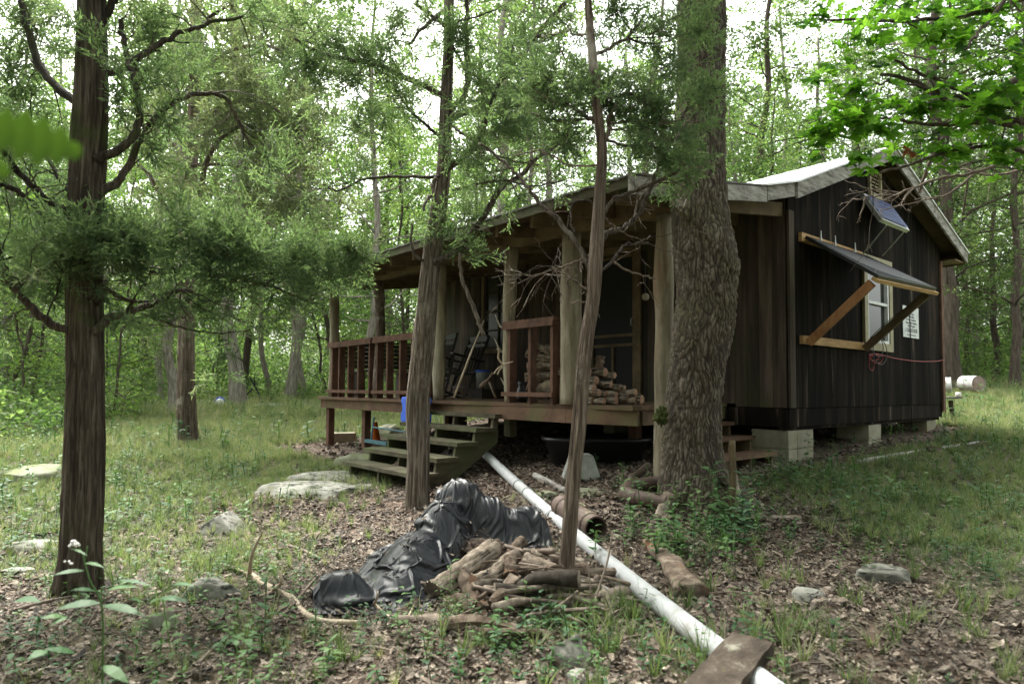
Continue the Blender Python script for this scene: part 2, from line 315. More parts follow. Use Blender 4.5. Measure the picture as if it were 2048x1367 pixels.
Mt['leaf_bg'] = leafmat('woodland_leaf', [(.055, .10, .04), (.085, .145, .055), (.115, .185, .07), (.15, .22, .09), (.20, .25, .13)], .6)
Mt['leaf_yel'] = leafmat('yellow_green_leaf', [(.085, .15, .04), (.125, .20, .055), (.175, .245, .08)], .6)
Mt['leaf_dark'] = leafmat('deep_green_leaf', [(.045, .075, .03), (.07, .11, .045), (.09, .14, .055), (.13, .175, .08)], .5)
Mt['maple'] = leafmat('maple_leaf', [(.05, .12, .045), (.08, .19, .03), (.15, .32, .04), (.23, .42, .06), (.14, .24, .10)], .78, .4)
Mt['juniper'] = leafmat('juniper_spray', [(.07, .10, .068), (.095, .14, .088), (.125, .18, .10), (.16, .22, .13), (.19, .205, .165)], .6, .1)
Mt['juniper_far'] = leafmat('grey_green_juniper_spray', [(.13, .16, .11), (.17, .20, .13), (.20, .23, .15), (.24, .25, .19)], .5, .1)
Mt['grass'] = leafmat('grass_blade', [(.065, .10, .042), (.115, .165, .07), (.17, .22, .11), (.25, .27, .16), (.34, .31, .22)], .45, .2)
Mt['weed'] = leafmat('weed_leaf', [(.03, .08, .035), (.05, .12, .045), (.08, .16, .05), (.12, .2, .07)], .35, .3)
Mt['litter'] = mat('dead_leaf_litter', [(.35, (.065, .050, .038)), (.55, (.16, .127, .10)), (.75, (.36, .32, .27))], 26, (1, 1, 1), .8, .2, .002, .85, spec=.35)
Mt['twiglitter'] = Mt['dead_twig']
def ground_mat():
    m, nt, N, L, P = _nt('forest_floor_soil'); co = N.new('ShaderNodeTexCoord').outputs['Object']
    n = noise(N, L, co, 9, (1, 1, 1), 10, .75, .3); r = ramp(N, [(.3, (.035, .022, .015)), (.5, (.095, .062, .043)), (.62, (.19, .135, .10)), (.75, (.33, .27, .22))]); L.new(n.outputs[0], r.inputs[0])
    n2 = noise(N, L, co, .45, (1, 1, 1), 5, .6); mr = N.new('ShaderNodeMapRange'); mr.inputs[1].default_value = .36; mr.inputs[2].default_value = .52; L.new(n2.outputs[0], mr.inputs[0])
    n3 = noise(N, L, co, 22, (1, 1, 1), 6, .7); r3 = ramp(N, [(.3, (.035, .05, .018)), (.6, (.09, .12, .045)), (.8, (.17, .19, .10))]); L.new(n3.outputs[0], r3.inputs[0])
    a = N.new('ShaderNodeAttribute'); a.attribute_name = 'rnd'
    ml = N.new('ShaderNodeMath'); ml.operation = 'MULTIPLY'; L.new(mr.outputs[0], ml.inputs[0]); L.new(a.outputs['Fac'], ml.inputs[1])
    c = mixc(N, L, ml.outputs[0], r.outputs[0], r3.outputs[0]); L.new(c, P.inputs['Base Color']); P.inputs['Roughness'].default_value = .95
    b = N.new('ShaderNodeBump'); b.inputs['Distance'].default_value = .03; b.inputs['Strength'].default_value = .8; L.new(n.outputs[0], b.inputs['Height']); L.new(b.outputs[0], P.inputs['Normal']); return m
Mt['ground'] = ground_mat()
# ---------------------------------------------------------------- bulk copies of small shapes into one mesh
def basis(d, spin):
    d = np.asarray(d, float); d = d/(np.linalg.norm(d, axis=1)[:, None]+1e-9)
    a = np.where(np.abs(d[:, 2:3]) < .9, np.array([[0, 0, 1.]]), np.array([[1., 0, 0]]))
    x = np.cross(a, d); x /= np.linalg.norm(x, axis=1)[:, None]+1e-9; y = np.cross(d, x)
    c, s = np.cos(spin)[:, None], np.sin(spin)[:, None]
    return np.stack([x*c+y*s, y*c-x*s, d], -1)
def scatter(mb, T, pos, Rm, sc, rnd=None, mi=0, jit=.0):
    n = len(pos); k = RS.randint(0, len(T), n); sc = np.broadcast_to(sc, (n,))
    rnd = RS.rand(n) if rnd is None else np.broadcast_to(rnd, (n,))
    for t in range(len(T)):
        ix = np.nonzero(k == t)[0]
        if not len(ix): continue
        V, F = T[t]; v = np.einsum('nij,vj->nvi', Rm[ix], V)*sc[ix][:, None, None]+pos[ix][:, None]
        f = F[None]+(np.arange(len(ix))*len(V))[:, None, None]
        rr = np.repeat(rnd[ix], len(F))
        if jit: rr = np.clip(rr+RS.uniform(-jit, jit, len(rr)), 0, 1)
        mb.add(v.reshape(-1, 3), f.reshape(-1, F.shape[1]), rr, mi)
def ypos(n, x0, x1, y0, y1): return RS.uniform(x0, x1, n), RS.uniform(y0, y1, n)
up3 = np.array([[0, 0, 1.]])
def tilted(n, amt): return np.repeat(up3, n, 0)+RS.normal(0, amt, (n, 3))*np.array([1, 1, .0])
# ---------------------------------------------------------------- the ground
def axis(lo, a, b, hi, st, gr=1.13):
    m = list(np.arange(a, b, st)); s = st; x = m[-1]
    while x < hi: s *= gr; x += s; m.append(x)
    s = st; x = a; l = []
    while x > lo: s *= gr; x -= s; l.append(x)
    return np.array(l[::-1]+m)
def green(x, y):                                # how grassy the ground is
    n = fbm(x*.7, y*.7, 0, 21, 4)*1.6
    left = np.clip((y-4.7-1.2*(x+2)*(x > -2))/1.6, 0, 1)*(x < .5)*1.2
    bank = np.clip((-x-1.15)/.5, 0, 1)*np.clip((y-3.2)/.8, 0, 1)*.75
    right = np.clip((x-1.6-.1*(y-3))/.8, 0, 1)*np.clip((y-1.8)/1, 0, 1)*.95
    far = np.clip((y-9)/3, 0, 1)
    u, v = (x-2.93)*.763+(y-7)*.646, -(x-2.93)*.646+(y-7)*.763
    house = (u > -2.9)*(v > -.3)*(v < 7.2)*(u < 5.0)
    litter = np.exp(-(((x+1.6)/1.1)**2+((y-6.3)/.8)**2))
    near = .42*np.clip((3.9-y)/.8, 0, 1)
    w = np.maximum.reduce([left, bank, right, far, near])+n*.35-.7*litter
    w = w-.5*np.exp(-(((x-2.0)/.9)**2+((y-3.1)/1.2)**2))
    return np.clip(np.where(house, np.minimum(w, -.1), w), 0, 1)
gx = axis(-90, -6, 6, 90, .07); gy = axis(-12, 1.6, 12, 130, .07)
X, Y = np.meshgrid(gx, gy); Z = G(X, Y); nx, ny = len(gx), len(gy)
b = MB(); i = (np.arange(ny-1)[:, None]*nx+np.arange(nx-1)[None]).ravel()
b.add(np.c_[X.ravel(), Y.ravel(), Z.ravel()], np.stack([i, i+1, i+nx+1, i+nx], -1), green(X[:-1, :-1], Y[:-1, :-1]).ravel())
tag(build('ground', b, Mt['ground'], smooth=True, origin=(0, 0, 0)), kind='structure', label='uneven forest floor of soil, leaf litter and grass', cat='ground')
# ---------------------------------------------------------------- the cabin
AU = math.atan2(.646, .763); U = np.array([math.cos(AU), math.sin(AU), 0]); Vv = np.array([-math.sin(AU), math.cos(AU), 0]); Z3 = np.array([0, 0, 1.])
CC = np.array([2.93, 7.0, 0.]); MUV = np.c_[U, Vv, Z3]
def L(u, v, z): return CC+U*u+Vv*v+Z3*z
def cb(mb, u0, u1, v0, v1, z0, z1, t=None, mi=0, warp=0): return mb.box(L((u0+u1)/2, (v0+v1)/2, (z0+z1)/2), (abs(u1-u0), abs(v1-v0), abs(z1-z0)), MUV, t, mi, warp)
cabin = thing('cabin', 'dark brown wooden cabin with long open porch and pale metal roof', 'cabin', tuple(L(0, 0, -.8)), AU)
GW, LN, RU, RZ = 4.75, 6.8, 2.32, 3.15                        # gable width, length, ridge position and height
def roofz(u):                                                  # height of the roof's upper face
    return np.interp(u, [-2.85, -.80, -.25, RU, 5.25], [1.67, 2.0, 2.15, RZ, 2.17])
# gable wall: vertical boards
b = MB(); u = .0; k = 0
holes = [(1.95, 2.62, .62, 1.62)]
while u < GW-.01:
    w = min(.135+.02*random.random(), GW-u); a, c = u+.002, u+w-.002; th = .022+.0015*random.random()
    segs = [(-.18, None)]
    if c > 1.93 and a < 2.64: segs = [(-.18, .60), (1.64, None)]
    for z0, z1 in segs:
        za, zc = (roofz(a)-.14, roofz(c)-.14) if z1 is None else (z1, z1)
        p = [L(a, 0, z0-.006*random.random()), L(c, 0, z0-.006*random.random()), L(c, 0, zc), L(a, 0, za)]
        b.prism(p, -Vv*th)
    u += w
for q_ in ([L(.01, -.015, -.17), L(1.92, -.015, -.17), L(1.92, -.015, 2.7), L(.01, -.015, 1.98)], [L(1.92, -.015, -.17), L(2.65, -.015, -.17), L(2.65, -.015, .60), L(1.92, -.015, .60)], [L(1.92, -.015, 1.64), L(2.65, -.015, 1.64), L(2.65, -.015, 2.85), L(RU, -.015, RZ-.19), L(1.92, -.015, 2.72)], [L(2.65, -.015, -.17), L(GW-.01, -.015, -.17), L(GW-.01, -.015, 2.05), L(2.65, -.015, 2.82)]):
    b.prism(q_, Vv*.01, .0, 0)
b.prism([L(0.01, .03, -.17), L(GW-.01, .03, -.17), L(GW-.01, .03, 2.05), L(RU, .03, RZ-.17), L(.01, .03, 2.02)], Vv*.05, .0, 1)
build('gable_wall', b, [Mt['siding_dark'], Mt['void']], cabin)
b = MB(); v = 0
while v < LN-.01:
    w = min(.14+.02*random.random(), LN-v); a, c = v+.0025, v+w-.0025; th = .02+.002*random.random(); z0 = -.18 if v < .6 else -.146
    segs = [(z0, 2.06)]
    if c > 1.98 and a < 2.86: segs = [(1.80, 2.06)]
    if c > 4.50 and a < 5.22: segs = [(z0, .66), (1.90, 2.06)]
    for s0, s1 in segs: b.prism([L(0, c, s0), L(0, a, s0), L(0, a, s1), L(0, c, s1)], -U*th)
    v += w
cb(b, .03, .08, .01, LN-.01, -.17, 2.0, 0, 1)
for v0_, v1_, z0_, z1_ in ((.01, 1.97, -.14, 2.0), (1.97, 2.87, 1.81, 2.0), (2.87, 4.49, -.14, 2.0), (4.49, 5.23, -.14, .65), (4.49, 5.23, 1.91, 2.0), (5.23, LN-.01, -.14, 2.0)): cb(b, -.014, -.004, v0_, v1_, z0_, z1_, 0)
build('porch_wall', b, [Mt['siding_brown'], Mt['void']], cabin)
b = MB(); cb(b, 0.08, GW, LN-.04, LN, -.3, 2.02); cb(b, GW-.04, GW, .06, LN-.04, -.3, 2.0)
b.prism([L(.05, LN, 2.02), L(GW, LN, 2.02), L(RU, LN, RZ-.17)], -Vv*.04)
build('back_wall', b, Mt['siding_dark'], cabin)
b = MB(); cb(b, -.03, .0, 0.0, .09, -.18, 1.93); cb(b, -.035, 0.075, -.052, -.024, -.18, 1.93); build('corner_board', b, Mt['siding_brown'], cabin)
b = MB(); cb(b, GW-.06, GW+.03, -.05, -.024, -.3, 2.0); cb(b, GW+.002, GW+.03, -.023, .09, -.3, 2.0); build('corner_board', b, Mt['redwood'], cabin)
b = MB(); cb(b, .0, 2.3, -.012, .02, -.385, -.187, .3); cb(b, 2.304, GW-.02, -.012, .02, -.38, -.187, .9); cb(b, -.02, .0, .0, LN, -.385, -.187, .5); cb(b, -.012, GW-.05, .021, .1, -.42, -.386, .9)
build('skirt_board', b, Mt['siding_dark'], cabin)
b = MB(); cb(b, .02, GW-.02, .14, LN-.05, -.30, -.22, .2); build('floor', b, Mt['beam'], cabin)
def pier(u0, u1, v0, v1, zt, zg, seams):
    b = MB(); z = zt
    while z > zg:
        h = min(.198, z-zg+.05); c0 = [u0]+[s for s in seams]+[u1]
        for a, c in zip(c0[:-1], c0[1:]): cb(b, a+.004, c-.004, v0, v1, z-h+.006, z, None, 0, .003)
        z -= h
    build('foundation_pier', b, Mt['block'], cabin)
pier(.0, .56, .0, .42, -.425, -.86, [.19]); pier(2.12, 2.52, .03, .43, -.425, -.85, []); pier(4.2, 4.6, .03, .43, -.425, -.8, [])
for a, c in ((.1, 2.5), (.1, 4.6), (.1, 6.4), (2.3, 3.3), (2.3, 6.3), (4.2, 3.3), (4.2, 6.3)): pier(a, a+.4, c, c+.2, -.4, -.95, [])
# roofs
def roofplane(us, v0, v1, th=.02, up=0.0):
    b = MB(); nv = 120; vs = np.linspace(v0, v1, nv); us = np.array(us)
    uu, vg = np.meshgrid(us, vs); z = roofz(uu)+up+.009*np.clip(np.cos(vg*2*np.pi/.23)-.55, 0, 1)*2
    P = CC+U*uu[..., None]+Vv*vg[..., None]+Z3*z[..., None]; m = len(us); i = (np.arange(nv-1)[:, None]*m+np.arange(m-1)[None]).ravel()
    b.add(P.reshape(-1, 3), np.stack([i, i+1, i+m+1, i+m], -1), .5); b.add(P.reshape(-1, 3)-Z3*th, np.stack([i, i+m, i+m+1, i+1], -1), .5)
    for e in (0, nv-1):
        j = e*m+np.arange(m-1); n = nv*m; b.add(np.r_[P.reshape(-1, 3), P.reshape(-1, 3)-Z3*th], np.stack([j, j+1, j+1+n, j+n], -1), .5)
    for e in (0, m-1):
        j = np.arange(nv-1)*m+e; n = nv*m; b.add(np.r_[P.reshape(-1, 3), P.reshape(-1, 3)-Z3*th], np.stack([j, j+m, j+m+n, j+n], -1), .5)
    return b
ro = build('roof', roofplane([-.82, -.25, 1, RU], -.28, LN+.25), Mt['metal_roof'], cabin, 'auto')
b = roofplane([RU+.001, 3.5, 5.25], -.28, LN+.25); build('roof', b, Mt['metal_roof'], cabin, 'auto')
build('porch_roof', roofplane([-2.86, -1.8, -.80], -.24, LN+.05, .015, -.015), Mt['old_roof'], cabin, 'auto')
def slab(us, v0, v1, d0, d1):
    b = MB()
    for a, c in zip(us[:-1], us[1:]):
        za, zc = roofz(a), roofz(c); b.prism([L(a, v0, za-d0), L(c, v0, zc-d0), L(c, v0, zc-d1), L(a, v0, za-d1)], Vv*(v1-v0))
    return b
build('soffit', slab([-.2, RU, 5.2], -.22, LN+.2, .035, .05), Mt['plywood'], cabin)
build('porch_ceiling', slab([-2.8, -.8], -.19, LN, .04, .055), Mt['plywood'], cabin)
build('rake_board', slab([-.25, RU], -.262, -.235, .018, .185), Mt['greywood'], cabin)
build('rake_board', slab([RU, 5.22], -.262, -.235, .018, .175), Mt['greywood'], cabin)
build('rake_board', slab([-.80, -.24], -.232, -.206, .02, .16), Mt['greywood'], cabin)
b = slab([-2.86, -.815], -.232, -.206, .03, .175); build('rake_board', b, Mt['greywood'], cabin)
b = MB(); cb(b, 4.78, 5.2, -.22, LN, 2.0, 2.02); cb(b, 5.19, 5.215, -.23, LN+.2, 1.98, 2.16); build('eave_box', b, Mt['beam'], cabin)
b = MB()
for s in np.arange(-.02, LN, .5): cb(b, -.02, -.0, s, s+.04, 1.86, 2.02)
v = .02
while v < LN:
    p = [L(-2.70, v, roofz(-2.7)-.056), L(-.03, v, 2.02), L(-.03, v, 1.87), L(-2.70, v, roofz(-2.7)-.19)]
    q = MB(); q.prism(p, Vv*.04); build('rafter', q, Mt['beam'], cabin); v += .52
b = MB(); cb(b, -2.845, -2.82, -.2, LN, roofz(-2.83)-.11, roofz(-2.83)-.022); build('eave_board', b, Mt['stairwood'], cabin)
# porch header, following the posts
PV = [(.08, -2.02), (1.08, -2.17), (2.02, -2.17), (3.37, -2.17), (4.95, -2.15), (6.55, -2.08)]
def fu(v): return np.interp(v, [p[0] for p in PV], [p[1] for p in PV])
b = MB()
for (va, ua), (vb, ub) in zip(PV[:-1], PV[1:]):
    b.bar(L(ua, va-.02 if va > .1 else va-.15, 1.625), L(ub, vb, 1.625), .07, .19)
build('porch_header', b, Mt['beam'], cabin)
# posts: (v, lower end, radius bottom, radius top, du)
def post(v, zb, r0, r1, m, lean=0, kinks=0, sd=0, split=False):
    P = [L(fu(v)+.02*math.sin(z*3+sd)*kinks+lean*(z), v+.015*math.sin(z*2.3+sd)*kinks, z) for z in np.linspace(zb, 1.53, 22)]
    t = np.linspace(0, 1, 22)
    b = MB(); b.tube(P, r0+(r1-r0)*t+.004*np.sin(t*17+sd), 14, True, lump=.12, sd=sd, t=.5)
    return build('porch_post', b, m, cabin, True)
p1 = post(.08, -.84, .100, .078, Mt['log'], 0, 1.2, 1); p2 = post(1.08, -.146, .112, .098, Mt['log'], 0, .4, 2)
p3 = post(2.02, -.146, .058, .075, Mt['log'], 0, 1, 3); p4 = post(3.37, -.146, .078, .07, Mt['log'], 0, .6, 4)
p5 = post(4.95, -.146, .055, .075, Mt['cedar_red'], 0, 1.6, 5); p6 = post(6.55, -.146, .075, .075, Mt['log'], 0, .6, 6)
for v_, zz, uu, ln, r in ((2.02, .62, -1, .28, .014), (2.02, .35, -.6, .3, .014), (2.02, 1.1, -.9, .22, .012), (4.95, .95, .3, .2, .014), (2.02, -.0, .2, .16, .016)):
    b = MB(); a = L(fu(v_), v_, zz); b.tube([a, a+Vv*ln*.5+Z3*ln*.25+U*.02*uu, a+Vv*ln*.9+Z3*ln*.75], [r, r*.8, r*.35], 6); build('branch_stub', b, Mt['log'], cabin, True)
# deck
b = MB(); du = np.linspace(-2.2, -.0, 17)
for a, c in zip(du[:-1], du[1:]):
    v0 = .3 if c < -1.15 else .72; off = 0
    w = fu(np.array([.3, 2, 3.4, 6.8]))+2.17 if a < -2.1 else np.zeros(4)
    for (va, vb) in ((v0, 3.4), (3.405, 6.85)):
        wa = fu(va)+2.15 if a < -2.0 else 0; wb = fu(vb)+2.15 if a < -2.0 else 0
        o = .085 if a < -2.15 else 0
        b.prism([L(a+wa*1.0-o, va, -.184), L(c-.006, va, -.184), L(c-.006, vb, -.184), L(a+wb*1.0-o, vb, -.184)], Z3*(.038+.002*random.random()))
build('deck_floor', b, Mt['deckwood'], cabin)
b = MB(); vs = [.3, 1.08, 2.02, 3.37, 4.3, 5.4, 6.1, 6.84]
for va, vb in zip(vs[:-1], vs[1:]): b.bar(L(fu(va)-.06, va, -.255), L(fu(vb)-.06, vb, -.255), .038, .135, t=.5)
b.bar(L(-2.05, .32, -.255), L(-.05, .74, -.255), .038, .13); b.bar(L(-2.1, 6.82, -.255), L(-.03, 6.82, -.255), .038, .13)
for a in (-1.6, -1.1, -.6): b.bar(L(a, .75, -.25), L(a, 6.8, -.25), .038, .12)
build('rim_beam', b, [Mt['deckwood']], cabin)
for v_, u_, zb in ((6.70, -2.05, -.97), (5.45, -2.06, -.98), (3.5, -1.2, -1.05), (1.0, -1.3, -.95), (5.4, -.6, -1), (2.1, -2.08, -.52)):
    b = MB(); cb(b, u_-.05, u_+.05, v_-.05, v_+.05, zb, -.186); build('deck_post', b, Mt['redwood'] if zb < -.9 else Mt['stairwood'], cabin)
# railings
def railing(v0, v1, bal, m, name='railing'):
    b = MB(); b.bar(L(fu(v0)-.06, v0, .70), L(fu(v1)-.06, v1, .70), .10, .036, t=.6); b.bar(L(fu(v0)-.105, v0, .655), L(fu(v1)-.105, v1, .655), .034, .05, t=.3)
    r = build(name, b, m, cabin); b = MB(); b.bar(L(fu(v0)-.11, v0, -.055), L(fu(v1)-.11, v1, -.055), .036, .045, t=.7); build('bottom_rail', b, m, r)
    for v in bal:
        q = MB(); z1 = .68; q.box(L(fu(v)-.035, v, (z1-.146)/2), (.10, .038, z1+.146), MUV); build('baluster', q, m, r)
railing(1.22, 2.0, [1.27, 1.6, 1.93], Mt['redwood']); railing(3.42, 4.92, [3.48, 3.9, 4.2, 4.55, 4.84], Mt['redwood']); railing(4.98, 6.55, [5.08, 5.45, 5.8, 6.15, 6.42], Mt['redwood'])
# windows, door, vent
def frame4(b, O, A, B, w, h, t, d, N):                          # rectangular frame: O corner, A, B unit axes
    for s, e in (((0, 0), (w, 0)), ((0, h), (w, h))):
        b.bar(O+A*(s[0]+0)+B*(s[1]+(t/2 if s[1] == 0 else -t/2)), O+A*(e[0])+B*(e[1]+(t/2 if e[1] == 0 else -t/2)), d, t, up=B)
    for x in (t/2, w-t/2): b.bar(O+A*x+B*t, O+A*x+B*(h-t), d, t, up=A)
win = MB(); frame4(win, L(1.85, -.045, .52), U, Z3, .89, 1.2, .10, .035, 0); w1 = build('window', win, Mt['trim'], cabin)
b = MB(); frame4(b, L(1.95, -.03, .62), U, Z3, .67, .98, .035, .05, 0); b.bar(L(1.985, -.03, 1.13), L(2.585, -.03, 1.13), .045, .035, up=Z3); build('sash', b, Mt['vinyl'], w1)
b = MB(); cb(b, 1.98, 2.59, -.012, -.008, .65, 1.57); gl = flat('window_glass', (.05, .06, .06), .06, 0, .7)
n_ = gl.node_tree.nodes; n_['Principled BSDF'].inputs['Transmission Weight'].default_value = .75; build('pane', b, gl, w1)
b = MB(); us = np.linspace(1.97, 2.6, 60); P0 = np.array([L(x, .018+.012*math.sin(x*70), .63) for x in us]); P1 = P0+Z3*.96
i = np.arange(59); b.add(np.r_[P0, P1], np.stack([i, i+1, i+61, i+60], -1), .5); build('curtain', b, Mt['curtain'], w1, True)
win = MB(); frame4(win, L(-.045, 4.44, .58), Vv, Z3, .84, 1.38, .07, .03, 0); w2 = build('window', win, Mt['beam'], cabin)
b = MB(); frame4(b, L(-.02, 4.51, .65), Vv, Z3, .70, 1.24, .035, .03, 0)
for k in range(1, 4): b.bar(L(-.02, 4.54, .65+1.24*k/4), L(-.02, 5.18, .65+1.24*k/4), .025, .022 if k != 2 else .045, up=Z3)
b.bar(L(-.021, 4.86, .68), L(-.021, 4.86, 1.86), .022, .02, up=Vv); build('sash', b, Mt['darkbench'], w2)
b = MB(); cb(b, -.008, -.004, 4.53, 5.19, .67, 1.87); build('pane', b, Mt['pane'], w2)
b = MB()
for v_ in (1.98, 2.86): cb(b, -.05, -.022, v_-.045, v_+.045, -.146, 1.82)
cb(b, -.05, -.022, 1.93, 2.91, 1.82, 1.92); dr = build('door_frame', b, Mt['beam'], cabin)
b = MB(); 
for v_ in (2.05, 2.79): cb(b, -.035, -.01, v_-.022, v_+.022, -.13, 1.8)
for z_ in (1.77, .72, .59, -.1): cb(b, -.033, -.012, 2.073, 2.768, z_-.02, z_+.02)
cb(b, -.033, -.012, 2.40, 2.435, -.08, .57); door = build('screen_door', b, Mt['darkbench'], cabin)
for o_ in (door,): o_.data.materials[0] = Mt['beam']
b = MB(); cb(b, -.008, -.004, 2.05, 2.79, -.12, 1.79); build('screen', b, Mt['screen'], door)
b = MB(); a = L(-.04, 2.06, .82); b.tube([a, a-U*.04+Z3*.02, a-U*.04+Z3*.1, a+Z3*.12], .007, 6); build('handle', b, Mt['alum'], door)
b = MB(); frame4(b, L(2.09, -.04, 2.50), U, Z3, .38, .36, .04, .03, 0); vt = build('gable_vent', b, Mt['trim'], cabin)
for k in range(6):
    q = MB(); z_ = 2.565+k*.047; q.prism([L(2.13, -.045, z_-.012), L(2.13, -.03, z_+.016), L(2.13, -.022, z_+.016), L(2.13, -.038, z_-.012)], U*.30); build('slat', q, Mt['trim'], vt)
# ---------------------------------------------------------------- things on the cabin
def single(name, label, cat, mb, m, smooth=False, group=None):
    return tag(build(name, mb, m, None, smooth), label, cat, group)
sp = thing('solar_panel', 'large dark solar panel propped awning-like on new lumber beside window', 'solar panel', tuple(L(.9, 0, .5)), AU)
TL, BL_, = L(.27, -.07, 1.66), L(.27, -.80, 1.135); TR, BR = L(1.85, -.07, 1.66), L(1.85, -.83, 1.165)
nrm = np.cross(TR-TL, BL_-TL); nrm /= np.linalg.norm(nrm); nrm = nrm if nrm[2] > 0 else -nrm
b = MB(); b.prism([TL, TR, BR, BL_], nrm*.035, .5); build('frame', b, Mt['black'], sp)
pm = flat('solar_cells', (.03, .035, .05), .25, .0, .6, .3)
b = MB()
for i in range(12):
    for j in range(6):
        def q(s, t): return TL+(TR-TL)*s+((BL_-TL)+( (BR-TR)-(BL_-TL))*s)*t+nrm*.037
        s0, s1, t0, t1 = .015+i*.97/12+.002, .015+(i+1)*.97/12-.002, .02+j*.96/6+.003, .02+(j+1)*.96/6-.003
        b.add([q(s0, t0), q(s1, t0), q(s1, t1), q(s0, t1)], np.array([[0, 1, 2, 3]]))
build('cells', b, pm, sp)
b = MB(); cb(b, .22, 1.80, -.066, -.026, 1.63, 1.725); build('mounting_board', b, Mt['newwood'], sp)
b = MB(); cb(b, .22, 1.80, -.066, -.026, .51, .60); build('mounting_board', b, Mt['newwood'], sp)
b = MB(); b.bar(BL_-nrm*.02+U*-.02, BR-nrm*.02+U*.05, .07, .036, up=nrm); build('front_board', b, Mt['newwood'], sp)
for uu, m in ((.30, 'bracewood'), (1.76, 'beam')):
    a = L(uu, -.085, .52); c = (BL_ if uu < 1 else BR)+Vv*.03-nrm*.045+U*(.03 if uu < 1 else -.08); b = MB(); b.bar(a, c, .04, .088, up=(0, 0, 1)); build('brace', b, Mt[m], sp)
for uu in (.62, .98, 1.52):
    b = MB(); b.tube([L(uu, -.09, 1.66), L(uu, -.09, 1.74), L(uu, -.09, 1.80)], [.018, .009, .006], 6); build('bracket', b, Mt['alum'], sp)
s2 = thing('solar_panel', 'small blue solar panel with aluminium frame under the gable vent', 'solar panel', tuple(L(2.1, 0, 2.1)), AU)
TL, TR, BR, BL_ = L(1.76, -.10, 2.455), L(2.6, -.10, 2.47), L(2.6, -.33, 2.08), L(1.76, -.31, 2.09)
nrm = np.cross(TR-TL, BL_-TL); nrm /= np.linalg.norm(nrm); nrm = nrm if nrm[2] > 0 else -nrm
b = MB(); b.prism([p-nrm*.05 for p in (TL, TR, BR, BL_)], nrm*.05, .5); build('frame', b, Mt['alum'], s2)
b = MB()
for i in range(9):
    for j in range(4):
        def q(s, t): return TL+(TR-TL)*s+(BL_-TL+(BR-TR-BL_+TL)*s)*t+nrm*.014
        s0, s1, t0, t1 = .035+i*.93/9+.003, .035+(i+1)*.93/9-.003, .05+j*.9/4+.006, .05+(j+1)*.9/4-.006
        b.add([q(s0, t0), q(s1, t0), q(s1, t1), q(s0, t1)], np.array([[0, 1, 2, 3]]))
build('cells', b, flat('blue_solar_cells', (.025, .05, .17), .55, 0, .2, 0), s2)
for uu, tt in ((1.9, 1.99), (2.45, 2.5)):
    b = MB(); b.tube([L(uu, -.31, 2.04), L(tt, -.03, 1.78)], .010, 6); build('strut', b, Mt['alum'], s2)
sg = thing('notice_sign', 'white printed notice screwed to the dark wall right of the window', 'sign', tuple(L(3.47, 0, .75)), AU)
b = MB(); cb(b, 3.17, 3.76, -.034, -.028, .755, 1.19); build('board', b, Mt['sign'], sg)
def text(s, u, z, size, parent, name='lettering'):
    c = bpy.data.curves.new(name, 'FONT'); c.body = s; c.size = size; c.align_x = 'CENTER'; c.extrude = .0008
    o = bpy.data.objects.new(name, c); COL.objects.link(o); dg = bpy.context.evaluated_depsgraph_get(); me = bpy.data.meshes.new_from_object(o.evaluated_get(dg))
    V = np.array([list(v.co) for v in me.vertices]); F = [np.array([list(p.vertices)]) for p in me.polygons]
    bpy.data.objects.remove(o); V = L(u, -.036, z)+V[:, :1]*U+V[:, 1:2]*Z3*1.15-V[:, 2:3]*Vv
    q = MB(); q.add(V, F, .5); build(name, q, Mt['ink'], parent)
for s, z, sz in (('NOTICE', 1.125, .05), ('This Area Under', 1.075, .032), ('Video Surveillance', 1.035, .032), ('All Crimes Committed or', .993, .034), ('Anyone Caught Trespassing', .95, .036), ('On This Property', .905, .038), ('1-256-837-8370', .83, .068), ('violators will be reported and prosecuted', .785, .02)):
    text(s, 3.465, z, sz, sg)
# wires
rw = thing('red_cable', 'coiled red and black cable strung along the dark wall under the window', 'cable', tuple(L(2.5, 0, .3)), AU)
b = MB(); P = smooth_path([L(1.95, -.06, .46), L(2.3, -.06, .47), L(2.9, -.05, .44), L(3.6, -.05, .43), L(4.3, -.05, .45), L(4.78, -.05, .49)], 6); b.tube(P, .0045, 5)
for cx, cz, ru, rz_ in ((2.10, .43, .15, .04), (2.20, .42, .18, .06), (2.03, .36, .08, .10)):
    a = np.linspace(0, 2*np.pi, 26); b.tube([L(cx+ru*math.cos(t), -.06-.004*math.sin(3*t), cz+rz_*math.sin(t)) for t in a], .0032, 5, False)
build('red_wire', b, Mt['red'], rw)
b = MB(); 
for cx, cz, ru, rz_ in ((2.14, .56, .16, .12), (2.2, .50, .22, .16)):
    a = np.linspace(0, 2*np.pi, 26); b.tube([L(cx+ru*math.cos(t), -.095, cz+rz_*math.sin(t)) for t in a], .005, 5, False)
b.tube(smooth_path([L(1.8, -.75, 1.12), L(1.84, -.5, .98), L(1.78, -.3, .8), L(1.86, -.09, .62), L(2.0, -.08, .5)], 6), .005, 5)
build('black_wire', b, Mt['wire'], rw)
b = MB(); P = smooth_path([L(3.35, -.1, 2.62), L(3.36, -.05, 2.3), L(3.4, -.04, 1.2), L(3.42, -.04, .3), L(3.4, -.04, -.5)], 5); b.tube(P, .006, 5)
single('black_cable', 'thin black cable hanging down the dark gable wall from the rake', 'cable', b, Mt['wire'], True)
